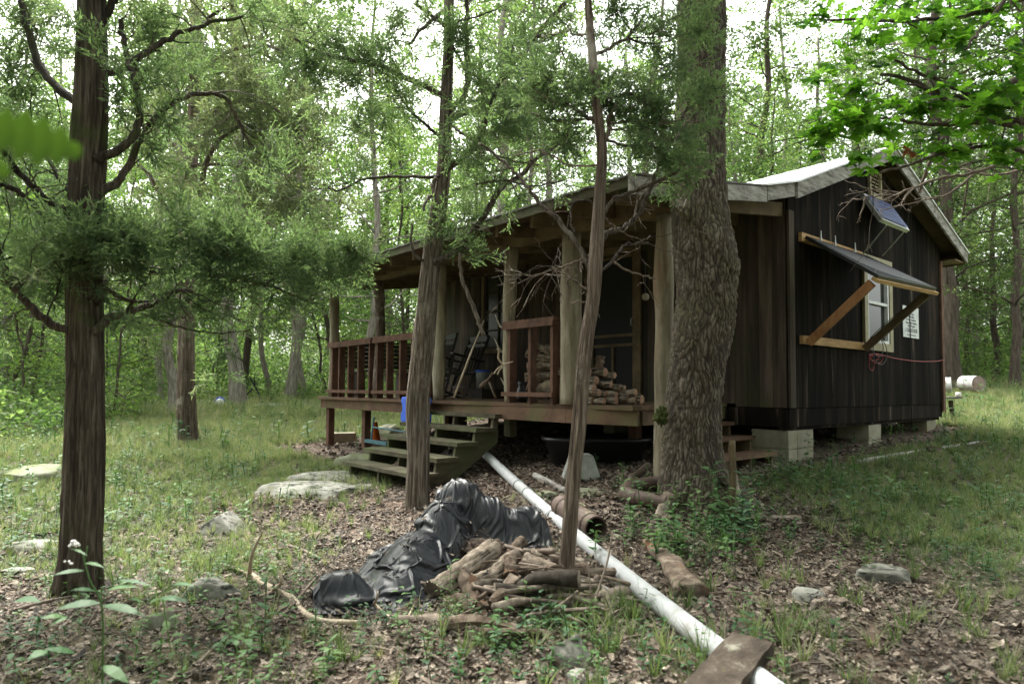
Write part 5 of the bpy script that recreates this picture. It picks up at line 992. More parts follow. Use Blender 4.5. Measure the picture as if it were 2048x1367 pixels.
def limbs(parent, data, m, sprays=None, auto=0, Ls=.4, dens=1.0, spread=.5, seed=1, one=False):
    r = np.random.RandomState(seed); big = MB(); small = MB(); out = []
    for pts, r0, r1, Y0, Y1, *opt in data:
        k = len(pts); P = np.array([at(x, y, Y0+(Y1-Y0)*i/(k-1)) for i, (x, y) in enumerate(pts)]); Q = smooth_path(P, 6); Q[2:-1] += r.normal(0, .003, (len(Q)-3, 3))*np.linspace(1, 2, len(Q)-3)[:, None]
        rr = np.linspace(r0*Y0/FPX, r1*Y1/FPX, len(Q)); big.tube(Q, rr, 8, lump=.2, sd=len(out)); nn = int(auto*(opt[0] if opt else 1)*len(Q)/20)
        for _ in range(nn):
            i = r.randint(int(len(Q)*.2), len(Q)); t = Q[min(i, len(Q)-1)]-Q[i-1]; t /= np.linalg.norm(t)+1e-9; d = t*.6+r.normal(0, .6, 3)*[1, 1, .7]; d /= np.linalg.norm(d); l = Ls*r.uniform(.4, 1.3)
            p = [Q[i]]; dd = d.copy()
            for s in range(5): dd = dd+r.normal(0, .25, 3)+[0, 0, -.03]; dd /= np.linalg.norm(dd); p.append(p[-1]+dd*l/5)
            small.tube(p, np.linspace(min(rr[i]*.5, .006), .0015, 6), 4)
            for _s in range(2):
                j = r.randint(2, 5); e = dd+r.normal(0, .7, 3); e /= np.linalg.norm(e); q2 = [p[j], p[j]+e*l*.2+r.normal(0, .01, 3), p[j]+e*l*.4]; small.tube(q2, [.0025, .002, .001], 3); out.append((q2[-1], e))
            out.append((p[-1], dd)); out.append((p[3], dd+r.normal(0, .6, 3)))
    if one: nn_ = big.n; big.V += small.V; big.F += [f_+nn_ for f_ in small.F]; big.T += small.T; big.MI += small.MI
    build('limbs', big, m, parent, True)
    SM[parent.name] = (small, m)
    return out
def crown(parent, blobs, m, T, sc=1.0, thin=.55, ends=(), endp=.0, twm=None, seed=3, per=5, hue=0, cam_d=None):
    r = np.random.RandomState(seed); tw = MB(); pos = []; dr = []; rn = []
    for (px, py, rx, ry, Y, n) in blobs:
        c = at(px, py, Y); s = Y/FPX; e = np.array([rx*s, max(rx, ry)*s*.8, ry*s])*.8; tone = r.uniform(-.12, .12)
        hub = c+r.normal(0, .25, 3)*e-[0, 0, e[2]*.3]
        for _ in range(int(n*thin+.5)):
            d = r.normal(size=3); d /= np.linalg.norm(d); p = c+d*e*r.uniform(.15, 1.45); h_ = hub+(p-hub)*r.uniform(.0, .45)+r.normal(0, .04, 3); mid = (h_+p)/2+r.normal(0, .03, 3)-[0, 0, .02]
            if r.rand() < .7: tw.tube(smooth_path([h_, mid, p], 3), np.linspace(.004, .0015, 7)*sc, 4)
            out = (p-h_); out /= np.linalg.norm(out)+1e-9; k = r.randint(per-2, per+2)
            for _k in range(k):
                t = r.uniform(.35, 1.05); q = h_+(p-h_)*t+r.normal(0, .022*sc, 3); o_ = out*.7+r.normal(0, .55, 3)+[0, 0, .1]; pos.append(q); dr.append(o_); rn.append(np.clip(.45+tone+r.normal(0, .18)+.1*(q[2]-c[2])/(e[2]+1e-6), 0, 1))
    for p, d in ends:
        if parent['label'].startswith(('leaning', 'thin')) and pix(p)[1] > 400: continue
        if r.rand() < endp: 
            for _k in range(3): pos.append(p+r.normal(0, .02, 3)); dr.append(d+r.normal(0, .4, 3)); rn.append(np.clip(r.normal(.45, .2), 0, 1))
    pos, dr, rn = np.array(pos), np.array(dr), np.array(rn); b = MB(); scatter(b, T, pos, basis(dr, r.uniform(0, 6.28, len(pos))), r.uniform(.75, 1.3, len(pos))*sc, rn, 0, .12)
    for q_ in (tw, SM.pop(parent.name, (MB(), None))[0]):
        if q_.V: q_.MI = [np.ones(len(x_), int) for x_ in q_.T]; nn_ = b.n; b.V += q_.V; b.F += [f_+nn_ for f_ in q_.F]; b.T += q_.T; b.MI += q_.MI; b.n += q_.n
    return build('crown', b, [m, twm or Mt['dead_twig']], parent)
# left dark cedar
tA = thing('cedar_tree', 'dark mossy cedar with thick trunk at the far left, nearest to us', 'tree', tuple(gpt(158, 1205)), 0, 'cedars in front of the cabin')
trunk_mesh([(156, 1240, 66, 3.70), (157, 1210, 48, 3.73), (160, 1165, 40, 3.75), (163, 1110, 36, 3.75), (166, 1000, 35, 3.75), (169, 850, 33, 3.75), (169, 700, 30, 3.75), (168, 560, 29, 3.75), (170, 430, 28, 3.75), (177, 300, 29, 3.75), (182, 205, 29, 3.75), (184, 60, 26, 3.75), (186, -150, 22, 3.75)], 'trunk', Mt['cedar_dark'], tA, 28, .14)
LA = [([(150, 668), (100, 645), (50, 600), (15, 560), (0, 510), (-30, 430)], 9, 5, 3.7, 3.4), ([(150, 433), (95, 400), (50, 355), (10, 310), (-25, 260)], 8, 4, 3.7, 3.5), ([(150, 455), (90, 430), (40, 385), (0, 368), (-40, 350)], 7, 4, 3.7, 3.4),
      ([(165, 215), (110, 170), (75, 120), (55, 50), (38, -10)], 9, 6, 3.75, 3.9), ([(190, 155), (245, 135), (290, 105), (350, 70), (420, 45), (490, 35)], 8, 3, 3.75, 4.2), ([(190, 318), (235, 300), (265, 275), (277, 245), (275, 200), (262, 140), (250, 90), (240, 40)], 9, 5, 3.7, 3.9),
      ([(190, 390), (235, 360), (260, 325), (290, 265), (330, 215), (380, 190), (440, 190), (470, 225), (500, 290)], 9, 3, 3.75, 4.3), ([(185, 665), (220, 635), (260, 622), (310, 605), (355, 580), (400, 590)], 10, 3, 3.7, 4.1), ([(190, 600), (205, 560), (225, 540), (270, 535), (350, 540), (400, 505), (480, 515), (560, 505), (640, 530)], 13, 3, 3.7, 5.0),
      ([(205, 572), (260, 600), (330, 600), (380, 570)], 5, 2, 3.7, 4.2), ([(420, 550), (470, 555), (530, 565), (560, 540)], 5, 2, 4.2, 4.8), ([(150, 398), (115, 350), (85, 300), (60, 260)], 5, 3, 3.75, 4.0), ([(195, 60), (225, 5), (250, -40)], 9, 6, 3.75, 3.8),
      ([(350, 605), (450, 580), (530, 570), (620, 600), (640, 560)], 4, 2, 4.3, 4.9), ([(280, 625), (350, 650), (420, 665), (500, 660)], 3, 1.5, 4, 4.4)]
ends = limbs(tA, LA, Mt['cedar_dark'], auto=7, Ls=.38, seed=5)
crown(tA, [(60, 480, 90, 50, 3.9, 30), (60, 560, 80, 55, 3.9, 34), (130, 520, 80, 60, 3.6, 40), (210, 480, 90, 45, 3.6, 52), (260, 540, 90, 45, 3.8, 34), (330, 470, 90, 45, 4.0, 52), (420, 490, 90, 50, 4.2, 52), (500, 500, 90, 48, 4.4, 52), (580, 500, 80, 45, 4.6, 46), (650, 520, 70, 45, 4.8, 44), (710, 520, 50, 40, 5, 30), (450, 550, 110, 35, 4.4, 30), (610, 560, 80, 25, 4.9, 16),
      (300, 600, 90, 25, 4.0, 10), (400, 620, 90, 40, 4.3, 14), (60, 90, 80, 60, 4.2, 30), (110, 30, 80, 40, 4.2, 26), (10, 160, 60, 60, 4.1, 24), (60, 190, 70, 40, 4.2, 16), (290, 50, 70, 40, 4.1, 18), (250, 120, 50, 40, 4.0, 12), (330, 100, 60, 30, 4.2, 10), (20, 330, 60, 50, 4.0, 12), (100, 350, 60, 40, 4.3, 10)], Mt['juniper'], SPR, 1.0, .27, ends, .25, Mt['cedar_dark'], 5, 6)
# leaning cedar before the steps
tC = thing('cedar_tree', 'leaning grey cedar with bare trunk right in front of the porch steps', 'tree', tuple(gpt(836, 1018)), 0, 'cedars in front of the cabin')
trunk_mesh([(836, 1035, 26, 5.9), (836, 1000, 23, 5.9), (838, 900, 21, 5.9), (836, 800, 21, 5.9), (846, 700, 20, 5.85), (855, 600, 19, 5.8), (866, 500, 17, 5.75), (877, 420, 16, 5.7), (888, 330, 14, 5.7), (893, 200, 12, 5.65), (897, 100, 10, 5.6), (899, 0, 9, 5.6), (905, -150, 7, 5.6)], 'trunk', Mt['cedar'], tC, 24, .12)
LC = [([(884, 190), (841, 169), (795, 148), (748, 125), (692, 120), (631, 102), (590, 77)], 7, 2.5, 5.65, 5.0), ([(897, 225), (928, 190), (935, 148), (934, 80), (935, 0), (937, -60)], 6, 4, 5.65, 5.5), ([(893, 338), (928, 312), (958, 276), (976, 225), (1004, 154), (1050, 102), (1086, 56), (1132, 5)], 8, 4, 5.65, 5.0),
      ([(895, 238), (948, 218), (1004, 210), (1045, 207), (1086, 195)], 8, 4, 5.65, 5.1), ([(868, 524), (907, 507), (948, 461), (974, 420), (1004, 374), (1045, 348), (1081, 307), (1112, 292), (1158, 279)], 8, 2.5, 5.7, 5.2, .5), ([(860, 530), (826, 502), (823, 445)], 4, 2, 5.75, 5.6, .3), ([(920, 505), (921, 535), (928, 568), (953, 630), (968, 670)], 3.2, 4.2, 5.5, 5.5, 0),
      ([(895, 55), (861, 31), (830, 5)], 5, 3, 5.6, 5.4), ([(890, 20), (851, 51), (820, 87)], 5, 2.5, 5.6, 5.3), ([(886, 278), (841, 240), (805, 200), (790, 180)], 3.5, 2, 5.65, 5.3), ([(872, 356), (866, 370), (866, 390), (855, 396), (848, 420)], 4.5, 3, 5.6, 5.5, 0), ([(880, 353), (805, 353), (728, 358), (677, 379), (646, 369)], 3.5, 1.5, 5.65, 5.1),
      ([(935, 150), (900, 60), (990, 20)], 3, 1.5, 5.5, 5.3), ([(903, 250), (930, 270), (990, 310), (1080, 330)], 3, 1.5, 5.6, 5.2), ([(905, 380), (1000, 360), (1060, 370), (1130, 360)], 2.5, 1.5, 5.4, 5.1)]
ends = limbs(tC, LC, Mt['cedar'], auto=9, Ls=.42, seed=8)
crown(tC, [(640, 50, 100, 45, 5.0, 30), (700, 140, 90, 40, 5.1, 30), (770, 90, 70, 40, 5.3, 20), (600, 140, 70, 50, 5.0, 22), (560, 40, 80, 45, 5.0, 24), (920, 70, 45, 45, 5.5, 26), (850, 120, 50, 35, 5.5, 8), (980, 180, 70, 40, 5.3, 30), (1010, 240, 80, 40, 5.2, 30), (950, 290, 60, 35, 5.4, 14), (930, 430, 50, 45, 5.6, 26), (945, 500, 22, 28, 5.6, 12), (880, 455, 30, 35, 5.6, 12), (1060, 90, 60, 40, 5.2, 18), (770, 180, 60, 40, 5.2, 14), (720, 260, 80, 35, 5.3, 14), (1080, 260, 60, 30, 5.2, 10), (800, 20, 60, 30, 5.3, 12), (990, 330, 60, 25, 5.3, 8)], Mt['juniper'], SPR, 1.05, .30, ends, .22, Mt['cedar'], 8, 5)
# thin cedar before the firewood
tD = thing('cedar_tree', 'thin reddish cedar stem rising from the log pile in the centre', 'tree', tuple(gpt(1128, 1195)), 0, 'cedars in front of the cabin')
trunk_mesh([(1126, 1225, 19, 3.5), (1129, 1180, 16, 3.5), (1138, 1080, 13.5, 3.5), (1148, 950, 13, 3.5), (1158, 850, 13.5, 3.5), (1170, 700, 13, 3.5), (1186, 600, 12, 3.5), (1190, 540, 13.5, 3.5), (1199, 400, 11, 3.5), (1204, 300, 9.5, 3.5), (1196, 230, 9, 3.5), (1188, 150, 9, 3.5), (1182, 80, 8, 3.5), (1176, 0, 7, 3.5), (1165, -150, 6, 3.5)], 'trunk', Mt['cedar_red'], tD, 22, .14)
LD = [([(1188, 556), (1163, 502), (1127, 451), (1092, 415), (1061, 384), (1035, 348), (999, 317), (958, 287)], 6, 2.2, 3.5, 3.9, .3), ([(1193, 520), (1200, 495), (1212, 466), (1245, 456), (1271, 435), (1291, 400), (1310, 350), (1335, 290), (1360, 240), (1380, 200)], 7, 2.5, 3.5, 4.0, .7), ([(1200, 445), (1225, 399), (1260, 385), (1340, 350), (1400, 310)], 4.5, 2, 3.5, 3.9, .8),
      ([(1192, 548), (1225, 522), (1240, 498), (1255, 486), (1297, 484)], 3.6, 1.6, 3.5, 3.7, .2), ([(1225, 522), (1265, 545), (1312, 556)], 2.6, 1.4, 3.55, 3.7, .2), ([(1178, 582), (1150, 560), (1129, 547), (1105, 535)], 2.6, 1.4, 3.5, 3.6, .5), ([(1192, 500), (1175, 512), (1139, 528), (1110, 535), (1066, 551), (1022, 538)], 3, 1.1, 3.5, 3.8, 1.3),
      ([(1201, 283), (1218, 264), (1221, 230), (1246, 190), (1270, 190), (1295, 227)], 5, 2.2, 3.5, 3.7), ([(1208, 277), (1246, 289), (1292, 290), (1332, 304), (1362, 323)], 3.2, 1.6, 3.5, 3.8), ([(1197, 248), (1166, 227), (1135, 209), (1108, 200), (1083, 194)], 4.6, 2.5, 3.5, 3.9), ([(1190, 240), (1172, 237), (1129, 243), (1086, 237), (1061, 224)], 3, 1.6, 3.5, 3.8),
      ([(1188, 111), (1215, 98), (1255, 77), (1270, 55), (1286, 37)], 4, 2, 3.5, 3.8), ([(1255, 77), (1300, 85), (1345, 80)], 2.4, 1.4, 3.7, 3.9), ([(1178, 68), (1147, 68), (1129, 61), (1083, 74)], 3, 1.6, 3.5, 3.8), ([(1221, 246), (1267, 243), (1304, 246), (1356, 258)], 2.4, 1.3, 3.5, 3.8), ([(1170, 604), (1155, 601), (1138, 605)], 2.2, 1.2, 3.5, 3.5, .1),
      ([(1205, 420), (1170, 400), (1145, 410), (1135, 440), (1138, 480)], 2.6, 1.3, 3.5, 3.6, .3), ([(1270, 440), (1275, 405), (1300, 380), (1350, 345)], 3, 1.5, 3.7, 3.9), ([(1210, 435), (1240, 460), (1285, 478), (1300, 470)], 2.2, 1.2, 3.5, 3.7, .4), ([(1195, 330), (1140, 330), (1080, 300), (1030, 310)], 2.4, 1.2, 3.5, 3.9)]
ends = limbs(tD, LD, Mt['cedar_red'], auto=9, Ls=.30, seed=9)
crown(tD, [(1235, 30, 45, 30, 3.6, 18), (1290, 60, 50, 35, 3.7, 14), (1380, 12, 70, 30, 3.9, 20), (1390, 90, 50, 22, 3.9, 5), (1320, 150, 60, 35, 3.8, 14), (1280, 190, 60, 40, 3.7, 24), (1400, 110, 50, 20, 3.9, 4), (1390, 200, 55, 26, 3.9, 8), (1360, 280, 60, 30, 3.9, 8), (1300, 250, 60, 40, 3.8, 20), (1240, 215, 50, 35, 3.6, 18), (1430, 190, 25, 26, 3.9, 4), (1420, 310, 45, 22, 3.9, 5), (1150, 175, 50, 30, 3.7, 22), (1095, 165, 60, 30, 3.8, 24), (1040, 150, 50, 30, 3.9, 14), (1190, 195, 40, 25, 3.6, 14), (1330, 320, 60, 25, 3.8, 12), (1120, 100, 50, 25, 3.7, 12), (1240, 310, 50, 22, 3.6, 8), (1120, 290, 50, 25, 3.8, 10)], Mt['juniper'], SPR, .85, .28, ends, .22, Mt['cedar_red'], 9, 5)
# reddish cedar in the clearing
tB = thing('cedar_tree', 'reddish straight cedar with a broad grey-green crown in the left clearing', 'tree', tuple(gpt(378, 890)), 0, 'cedars in front of the cabin')
trunk_mesh([(379, 900, 25, 11.1), (378, 880, 18, 11.1), (375, 820, 15.5, 11.1), (373, 700, 14.5, 11.1), (373, 500, 13.5, 11.1), (378, 380, 11.5, 11.1), (386, 250, 10, 11.1), (390, 110, 10, 11.1), (395, -60, 8, 11.1)], 'trunk', Mt['cedar_red'], tB, 20, .14)
LB = [([(378, 440), (400, 380), (415, 320), (440, 280), (480, 250)], 7, 3, 11, 10), ([(372, 450), (330, 410), (300, 350), (262, 322)], 5, 2, 11, 10.5), ([(384, 260), (430, 220), (500, 200), (570, 230), (610, 290)], 6, 2, 11, 9.5), ([(380, 330), (350, 290), (310, 260), (280, 270)], 4, 2, 11, 11.5), ([(388, 150), (440, 110), (520, 90), (590, 110)], 5, 2, 11, 10), ([(372, 480), (430, 440), (500, 430), (560, 460)], 5, 2, 11, 10), ([(388, 120), (340, 90), (300, 60)], 4, 2, 11, 11.5), ([(375, 500), (310, 470), (270, 480)], 3, 1.5, 11, 11.3), ([(385, 330), (460, 330), (540, 350), (620, 400)], 4, 1.5, 11, 10), ([(388, 60), (440, 20), (500, 0)], 4, 2, 11, 10.5)]
ends = limbs(tB, LB, Mt['cedar_red'], auto=14, Ls=1.1, seed=12)
crown(tB, [(450, 110, 130, 60, 10.5, 52), (520, 190, 120, 70, 10, 60), (600, 250, 80, 80, 9.6, 46), (560, 330, 100, 60, 10, 46), (450, 250, 100, 70, 10.5, 46), (480, 390, 120, 45, 10, 40), (620, 380, 60, 55, 9.8, 24), (420, 40, 130, 45, 10.6, 40), (300, 50, 60, 45, 11.5, 14), (340, 170, 50, 40, 11.5, 10), (600, 110, 80, 55, 10, 34), (330, 320, 50, 25, 11, 8), (400, 170, 60, 50, 11, 20), (540, 30, 90, 45, 10.4, 26), (640, 180, 50, 60, 9.8, 22), (560, 430, 90, 25, 10, 14)], Mt['juniper_far'], SPRF, 2.0, .22, ends, .3, Mt['cedar_red'], 12, 6)
# ---------------------------------------------------------------- the oak before the porch corner
tO = thing('oak_tree', 'massive oak with deeply furrowed bark and a knob, at the porch corner', 'tree', tuple(gpt(1390, 1005)))
prof = [(-260, 1352, 1450), (0, 1351, 1455), (100, 1350, 1455), (200, 1348, 1454), (300, 1344, 1454), (370, 1340, 1456), (430, 1338, 1460), (490, 1341, 1470), (560, 1349, 1478), (620, 1348, 1474), (680, 1341, 1464), (750, 1333, 1451), (820, 1327, 1446), (880, 1322, 1446), (930, 1317, 1452), (975, 1311, 1470), (1005, 1302, 1496), (1040, 1285, 1530)]
YO = 5.1; pr_ = np.array(prof, float)[::-1]; cs = np.array([[*at((l+r_)/2, y, YO), (r_-l)/2*YO/FPX*.965] for y, l, r_ in pr_]); cs = smooth_path(cs, 8)
ln = np.r_[0, np.cumsum(np.linalg.norm(np.diff(cs[:, :3], axis=0), axis=1))]; fz = np.linspace(0, ln[-1], 760); cs = np.stack([np.interp(fz, ln, cs[:, k]) for k in range(4)], 1)
n = 330; T, N_, B_ = frames(cs[:, :3]); a = np.arange(n)*2*np.pi/n; ca, sa = np.cos(a)[None], np.sin(a)[None]; base = cs[:, None, :3]+N_[:, None]*(ca*cs[:, 3][:, None])[..., None]+B_[:, None]*(sa*cs[:, 3][:, None])[..., None]
nr = (base-cs[:, None, :3]); nr /= np.linalg.norm(nr, axis=2)[..., None]; bx, by, bz = base[..., 0].ravel(), base[..., 1].ravel(), base[..., 2].ravel()
wx = bx+.05*fbm(bx*7, by*7, bz*5, 1, 4); wy = by+.05*fbm(bx*7, by*7, bz*5, 5, 4); wz = bz+.05*fbm(bx*5, by*5, bz*3, 9, 3)
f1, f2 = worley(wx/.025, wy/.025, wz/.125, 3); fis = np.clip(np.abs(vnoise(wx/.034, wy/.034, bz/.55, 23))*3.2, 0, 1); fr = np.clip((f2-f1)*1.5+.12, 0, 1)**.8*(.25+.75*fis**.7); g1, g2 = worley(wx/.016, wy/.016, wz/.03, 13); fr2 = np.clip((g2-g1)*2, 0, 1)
disp = (.022*fr+.005*fr2+.010*fbm(bx*14, by*14, bz*10, 17, 3)).reshape(base.shape[:2])-.026
cx_, cy_, cz_ = at(1368, 412, YO-.26); kd = np.exp(-(((base[..., 0]-cx_)/.075)**2+((base[..., 1]-cy_)/.12)**2+((base[..., 2]-cz_)/.085)**2)); disp += .095*kd
sc_ = at(1440, 515, YO-.2); zb_ = cz_+(sc_[2]-cz_)*np.clip((base[..., 0]-cx_)/(sc_[0]-cx_), -.2, 1.3); disp += .02*np.clip((base[..., 2]-zb_)/.02, 0, 1)*np.exp(-np.clip((base[..., 2]-zb_)/.3, 0, 9))*(base[..., 1] < YO)
flr = np.clip(1-(fz/.45), 0, 1)[:, None]**1.5; disp += flr*(.07*np.clip(vnoise(ca*1.8+4, sa*1.8, 0, 6), 0, 1)+.0)
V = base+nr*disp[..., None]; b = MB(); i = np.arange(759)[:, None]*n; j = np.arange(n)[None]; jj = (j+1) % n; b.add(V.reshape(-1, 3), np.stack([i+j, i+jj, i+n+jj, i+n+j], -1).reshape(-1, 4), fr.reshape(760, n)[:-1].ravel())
m, nt, N, Lk, P_ = _nt('furrowed_oak_bark_relief'); at_ = N.new('ShaderNodeAttribute'); at_.attribute_name = 'rnd'; co = N.new('ShaderNodeTexCoord').outputs['Object']
n1 = noise(N, Lk, co, 16, (1, 1, .5), 7, .7); r1 = ramp(N, [(.3, (.065, .050, .037)), (.5, (.14, .112, .085)), (.72, (.27, .24, .205))]); Lk.new(n1.outputs[0], r1.inputs[0])
n2 = noise(N, Lk, co, 1.6, (1, 1, 1), 4, .6); mr = N.new('ShaderNodeMapRange'); mr.inputs[1].default_value = .5; mr.inputs[2].default_value = .68; Lk.new(n2.outputs[0], mr.inputs[0]); c = mixc(N, Lk, mr.outputs[0], r1.outputs[0], (.13, .125, .065))
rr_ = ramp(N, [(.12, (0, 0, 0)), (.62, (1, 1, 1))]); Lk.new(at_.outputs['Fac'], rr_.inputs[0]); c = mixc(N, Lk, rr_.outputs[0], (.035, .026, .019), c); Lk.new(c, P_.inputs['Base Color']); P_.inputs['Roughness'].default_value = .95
bp = N.new('ShaderNodeBump'); bp.inputs['Strength'].default_value = .8; bp.inputs['Distance'].default_value = .012; Lk.new(n1.outputs[0], bp.inputs['Height']); Lk.new(bp.outputs[0], P_.inputs['Normal'])
build('trunk', b, m, tO, True)
b = MB(); c = at(1322, 832, YO-.13); V = IP*(1+.9*fbm(IP[:, 0]*3, IP[:, 1]*3, IP[:, 2]*3, 9, 4)[:, None]); b.add(V*[.045, .05, .06]+c, IF, .5); build('moss_clump', b, mat('dark_moss', [(.3, (.02, .03, .008)), (.7, (.07, .08, .02))], 30, (1, 1, 1), 1, 1, .01), tO, True)
b = MB()
for pts, r0 in (([(1440, 985, 4.95), (1480, 1010, 4.75), (1530, 1020, 4.7), (1600, 1022, 4.75)], .075), ([(1340, 990, 4.9), (1320, 1020, 4.8), (1300, 1040, 4.7)], .06), ([(1450, 960, 5.0), (1485, 985, 4.9), (1500, 1010, 4.8)], .09)):
    P = np.array([at(*p) for p in pts]); P[1:, 2] = G(P[1:, 0], P[1:, 1])+.0; Q = smooth_path(P, 6); b.tube(Q, np.linspace(r0, .025, len(Q)), 12, lump=.3)
build('root', b, Mt['oak'], tO, True)
# oak limbs and leaves above the picture
b = MB(); lf = []
for k in range(7):
    a_ = k*.9; p0 = cs[-1, :3]+[0, 0, -.2]; d = np.array([math.cos(a_), math.sin(a_)*.7+.25, .8]); P = smooth_path([p0, p0+d*1.2, p0+d*2.4+[0, 0, .3], p0+d*3.4+[0, 0, .8]], 5); b.tube(P, np.linspace(.14, .03, len(P)), 8); lf += [P[i] for i in range(6, len(P))]
build('limbs', b, Mt['oak'], tO, True)
lf = np.repeat(np.array(lf), 7, 0); lf = lf+RS.normal(0, .5, lf.shape); b = MB(); scatter(b, CL, lf, basis(tilted(len(lf), .4), RS.uniform(0, 6.28, len(lf))), 1.0, None, 0, .2); build('crown', b, Mt['leaf_bg'], tO)
# ---------------------------------------------------------------- maple reaching in from the right
tM = thing('maple_tree', 'bright green maple boughs reaching in at the upper right over the gable', 'tree', (4.6, 3.6, float(G(4.6, 3.6))))
b = MB(); b.tube(smooth_path([(4.6, 3.6, G(4.6, 3.6)-.1), (4.55, 3.62, 1), (4.4, 3.7, 2.6), (4.3, 3.8, 4.6)], 6), np.linspace(.13, .08, 19), 14, lump=.1); build('trunk', b, Mt['bg_bark_dark'], tM, True)
LM = [([(2300, -60), (2150, 60), (2048, 150), (1930, 210), (1830, 165), (1760, 150)], 10, 3, 3.6, 3.4), ([(2300, 60), (2150, 170), (2030, 240), (1990, 215), (1880, 160), (1790, 120)], 7, 2.5, 3.6, 3.2), ([(2280, 150), (2120, 250), (2000, 230), (1900, 190), (1820, 170), (1750, 165)], 6, 2, 3.5, 3.1), ([(2300, 230), (2130, 270), (1990, 245), (1900, 250), (1800, 240), (1700, 228)], 6, 2, 3.5, 3.1),
      ([(2250, 180), (2100, 300), (1990, 290), (1880, 310), (1780, 340), (1730, 350)], 5, 2, 3.4, 3.2), ([(2250, -50), (2100, -20), (1950, 30), (1800, 40), (1650, 40)], 7, 2, 3.5, 3.2), ([(2040, -60), (1990, 30), (1960, 60), (1930, 100)], 5, 2, 3.2, 3.0)]
ends = limbs(tM, LM, Mt['bg_bark_dark'], auto=4, Ls=.4, seed=21)
r = np.random.RandomState(21); pos = []; spr = []
for (px, py, rx, ry, Y, n_) in ((1900, 70, 150, 80, 3.3, 120), (1760, 80, 100, 60, 3.2, 60), (1990, 210, 80, 90, 3.2, 80), (1840, 210, 130, 55, 3.2, 110), (1710, 230, 80, 40, 3.1, 64), (1655, 262, 60, 28, 3.1, 34), (1722, 320, 32, 42, 3.0, 22), (1640, 285, 40, 16, 3.1, 10), (1880, 300, 100, 35, 3.3, 54), (2000, 300, 70, 60, 3.3, 50), (1670, 140, 50, 40, 3.3, 14), (1640, 30, 60, 30, 3.4, 20), (1980, 20, 90, 50, 3.4, 70), (1800, 10, 150, 40, 3.5, 70), (2040, 120, 50, 90, 3.2, 50), (1790, 315, 20, 22, 3.0, 5), (1700, 180, 60, 30, 3.2, 20), (1620, 320, 16, 10, 3.1, 3), (1760, 260, 60, 30, 3.1, 26)):
    for _ in range(int(n_*.72)):
        d = r.normal(size=3); d /= np.linalg.norm(d); s = Y/FPX; pos.append(at(px, py, Y)+d*np.array([rx*s, max(rx, ry)*s*.7, ry*s])*r.uniform(.1, 1.05))
pos = np.array(pos); n_ = len(pos); b = MB(); nrm_ = np.c_[r.normal(0, .45, n_), r.normal(-.35, .45, n_), np.ones(n_)]; Mx = basis(nrm_, r.uniform(0, 6.28, n_)); scatter(b, MAP, pos, Mx, r.uniform(.085, .15, n_), np.clip(r.beta(2, 2, n_), 0, 1), 0, 0)
for p in pos[::2]: b.tube([p, p+[r.normal()*.02, .02, .05], p+[r.normal()*.04+.05, .05, .08]], [.0012, .0012, .002], 3, mi=1)
q_ = SM.pop(tM.name)[0]; nn_ = b.n; b.V += q_.V; b.F += [f_+nn_ for f_ in q_.F]; b.T += q_.T; b.MI += [np.ones(len(x_), int) for x_ in q_.T]; b.n += q_.n
cr = build('crown', b, [Mt['maple'], Mt['bg_bark_dark']], tM)
b = MB(); scatter(b, MAP[:1], np.array([at(1815, 298, 2.95)]), basis(np.array([[.2, -.9, .3]]), np.array([3.3])), .13, .5); build('brown_leaf', b, leafmat('browned_leaf', [(.16, .06, .02), (.2, .08, .03)], .3), tM)
tT = thing('dead_bough', 'tangle of bare grey twigs hanging before the gable under the maple', 'branch', tuple(at(1850, 370, 5.2)))
LT = [([(2120, 240), (2048, 300), (1950, 345), (1880, 355), (1800, 385), (1740, 393), (1690, 405)], 4.5, 1.2, 4.6, 5.2), ([(1950, 345), (1900, 385), (1850, 400), (1760, 420)], 2.5, 1, 4.9, 5.2), ([(1890, 270), (1860, 320), (1850, 350), (1840, 385)], 4, 3, 4.9, 5.2, .2), ([(2100, 320), (2000, 350), (1930, 340), (1870, 330)], 3, 1.2, 4.8, 5.2), ([(1800, 385), (1730, 375), (1690, 360)], 1.8, .9, 5.1, 5.2, .6), ([(1730, 395), (1722, 430), (1715, 445)], 1.8, .9, 5.1, 5.2, .2)]
limbs(tT, LT, Mt['dead_twig'], auto=6, Ls=.22, seed=33, one=True)
# ---------------------------------------------------------------- nearest plants
fg = thing('leaf_sprig', 'large blurred green lobed leaf hanging close at the left edge', 'leaf', tuple(at(40, 270, .5)))
def lobed(px0, py0, px1, py1, Y, w, name):
    A_, B_ = at(px0, py0, Y), at(px1, py1, Y*1.04); d = B_-A_; l = np.linalg.norm(d); d /= l; s = np.cross(d, [0, 1., .2]); s /= np.linalg.norm(s); t = np.linspace(0, 1, 60); b = MB()
    wd = w*np.sin(np.pi*np.clip(t*.92+.06, 0, 1))**.6*(1+.24*np.sin(t*34)); V = np.r_[[A_+d*l*q-s*ww+np.cross(d, s)*.1*ww for q, ww in zip(t, wd)], [A_+d*l*q-np.cross(d, s)*.004 for q in t], [A_+d*l*q+s*ww+np.cross(d, s)*.1*ww for q, ww in zip(t, wd)]]
    i = np.arange(59); b.add(V, np.r_[np.stack([i, i+1, i+61, i+60], -1), np.stack([i+60, i+61, i+121, i+120], -1)], .6); return build(name, b, Mt['leaf_near'], fg, True)
lobed(-40, 245, 163, 306, .50, .0165, 'leaf'); lobed(-60, 305, 18, 352, .5, .010, 'leaf')
b = MB(); b.tube([at(-40, 250, .5), at(-140, 240, .52), at(-300, 260, .6)], .0012, 6); build('stalk', b, Mt['weed'], fg)
sk = thing('flowering_weed', 'tall green weed with white flower tufts in front of the dark left trunk', 'plant', tuple(gpt(205, 1500)))
